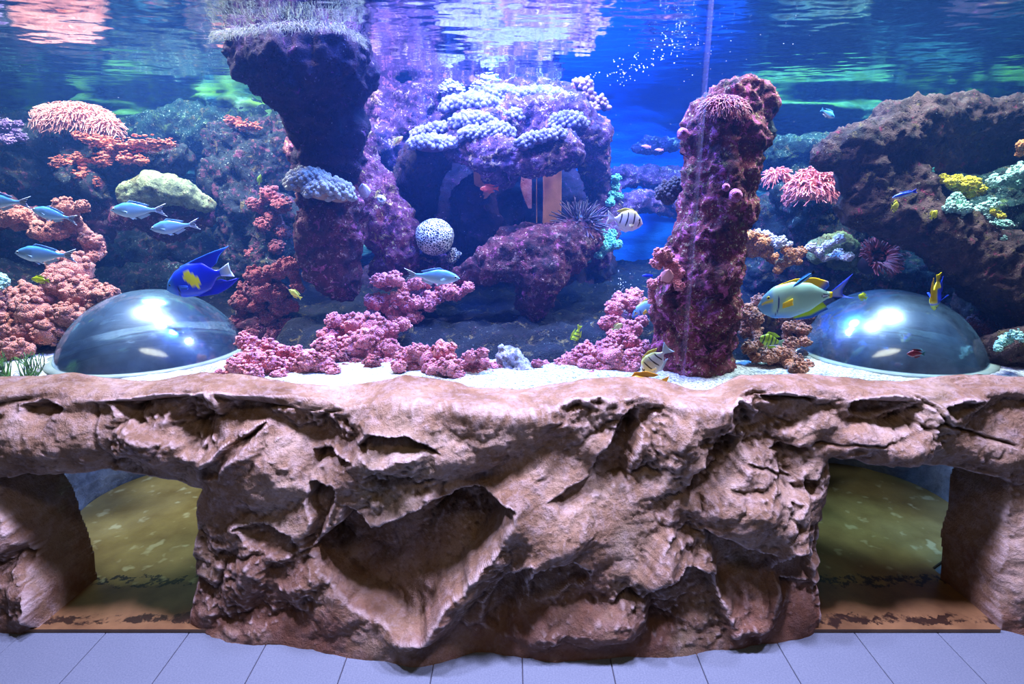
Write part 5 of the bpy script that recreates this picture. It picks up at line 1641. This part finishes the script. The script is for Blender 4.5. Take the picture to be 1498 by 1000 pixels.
fish('small_fish', 'bright yellow fish over the orange soft coral at the far left', GY, 59, 409, 2.5, 26, -1, 6, deep('#d8d808', '#b8c808', ht=.19))
fish('small_fish', 'tiny green fish hanging upright before the craggy dark rock', GY, 380, 263, 2.9, 16, 1, 75, deep('#a0d060', ht=.2))
fish('small_fish', 'orange-yellow fish at the left end of the lilac corals', GY, 582, 206, 2.9, 20, 1, 40, deep('#f0b060', '#f0d060', ht=.18))
fish('small_fish', 'pale yellow snub fish on the pink slope left of the column', GY, 903, 478, 2.35, 18, 1, 30, deep('#d8c880', ht=.24))
fish('damselfish', 'green-yellow striped fish swimming head down in the middle cave', None, 843, 491, 2.6, 34, -1, -72, deep('#c0e030', stripes=(5, '#30582c'), ht=.17))
fish('damselfish', 'green and dark striped fish left of the right dome', None, 1128, 498, 2.35, 38, -1, 12, deep('#a0c030', stripes=(5, '#283828'), ht=.25, tail='#90b090'))
fish('damselfish', 'light blue fish with a white belly near the surface right of the column', None, 1211, 166, 2.6, 24, 1, -28, deep('#58b8f0', belly='#e8f8ff', ht=.2))
fish('damselfish', 'royal blue fish with an orange belly right of the whitish boulder', None, 790, 522, 2.8, 36, 1, 8, deep('#1a28d0', belly='#e07060', ht=.22))
fish('damselfish', 'small royal blue fish at the left edge of the column', None, 947, 403, 2.7, 16, -1, 0, slim('#1c30e0', '#1830e8', '#2040f0', None, .14))
fish('squirrelfish', 'red striped fish in the shade under the table rock', None, 716, 276, 2.98, 28, -1, 0, deep('#d0503c', stripes=(9, '#a03020'), ht=.19))
fish('small_fish', 'dark red fish in front of the right dome', None, 1340, 517, 2.16, 27, -1, 0, deep('#8c2838', '#601828', ht=.20, tail='#3a8080'))
GP = 'tiny pink fish in the blue gap'
fish('small_fish', 'tiny pink fish far back in the blue gap, the left one', GP, 945, 214, 3.6, 15, -1, 6, slim('#c070a0', '#c070a0', '#c890b0', None, .14))
fish('small_fish', 'tiny pink fish far back in the blue gap, the right one', GP, 964, 219, 3.6, 13, -1, 0, slim('#b868a0', '#c070a0', '#c890b0', None, .14))
fish('butterflyfish', 'orange fish with a black band half hidden behind the rim below the column', None, 943, 561, 2.11, 72, -1, -4, dict(
    deep('#f4a010', ht=.20), nx=100, color=lambda x, h: mixc(mixc(np.tile(L3('#f8b010'), (len(x), 1)), L3('#f0a878'), sstep(.3, .1, x)), L3('#101020'), (np.abs(x - .62 - .12 * (h - .5)) < .025).astype(float))))

# ================================================================== small things in the water
t = NT('bubble')
gl = t.n('ShaderNodeBsdfGlossy', {'Color': (0.9, 0.95, 1, 1), 'Roughness': 0.25})
df = t.n('ShaderNodeBsdfDiffuse', {'Color': (0.95, 0.97, 1, 1)})
mx = t.n('ShaderNodeMixShader', {0: 0.6, 1: gl.outputs[0], 2: df.outputs[0]})
t.link(mx.outputs[0], t.out.inputs['Surface'])
mb = MB(); iv, if_ = ico(1)
path = [(890, 112), (920, 100), (960, 85), (985, 60), (995, 30), (1015, 5)]
for k_ in range(170):
    s_ = random.random() * 4.999
    i_ = int(s_); a, b = path[i_], path[i_ + 1]
    px = a[0] + (b[0] - a[0]) * (s_ - i_) + random.gauss(0, 16); py = a[1] + (b[1] - a[1]) * (s_ - i_) + random.gauss(0, 8)
    Yq = random.uniform(2.3, 2.9)
    p = at(px, py, Yq)
    if p[2] < ZW - 0.01:
        mb.add(iv * random.choice((0.0014, 0.002, 0.003)) + np.array(p), if_)
for k_ in range(60):
    p = at(random.gauss(1020, 60), random.gauss(55, 22), random.uniform(2.3, 2.9))
    if p[2] < ZW - 0.01:
        mb.add(iv * random.uniform(0.001, 0.002) + np.array(p), if_)
for k_ in range(30):
    mb.add(iv * random.uniform(0.0012, 0.0025) + np.array(at(random.gauss(908, 7), random.uniform(395, 435), 2.7)), if_)
for k_ in range(240):
    p = at(random.uniform(0, 1498), random.uniform(20, 480), random.uniform(2.15, 3.2))
    if p[2] < ZW - 0.01:
        mb.add(iv * random.uniform(0.0006, 0.0011) + np.array(p), if_)
o = mb.build('bubbles', t.m)
tag(o, 'fine white air bubbles rising under the water surface', 'bubbles', kind='stuff')
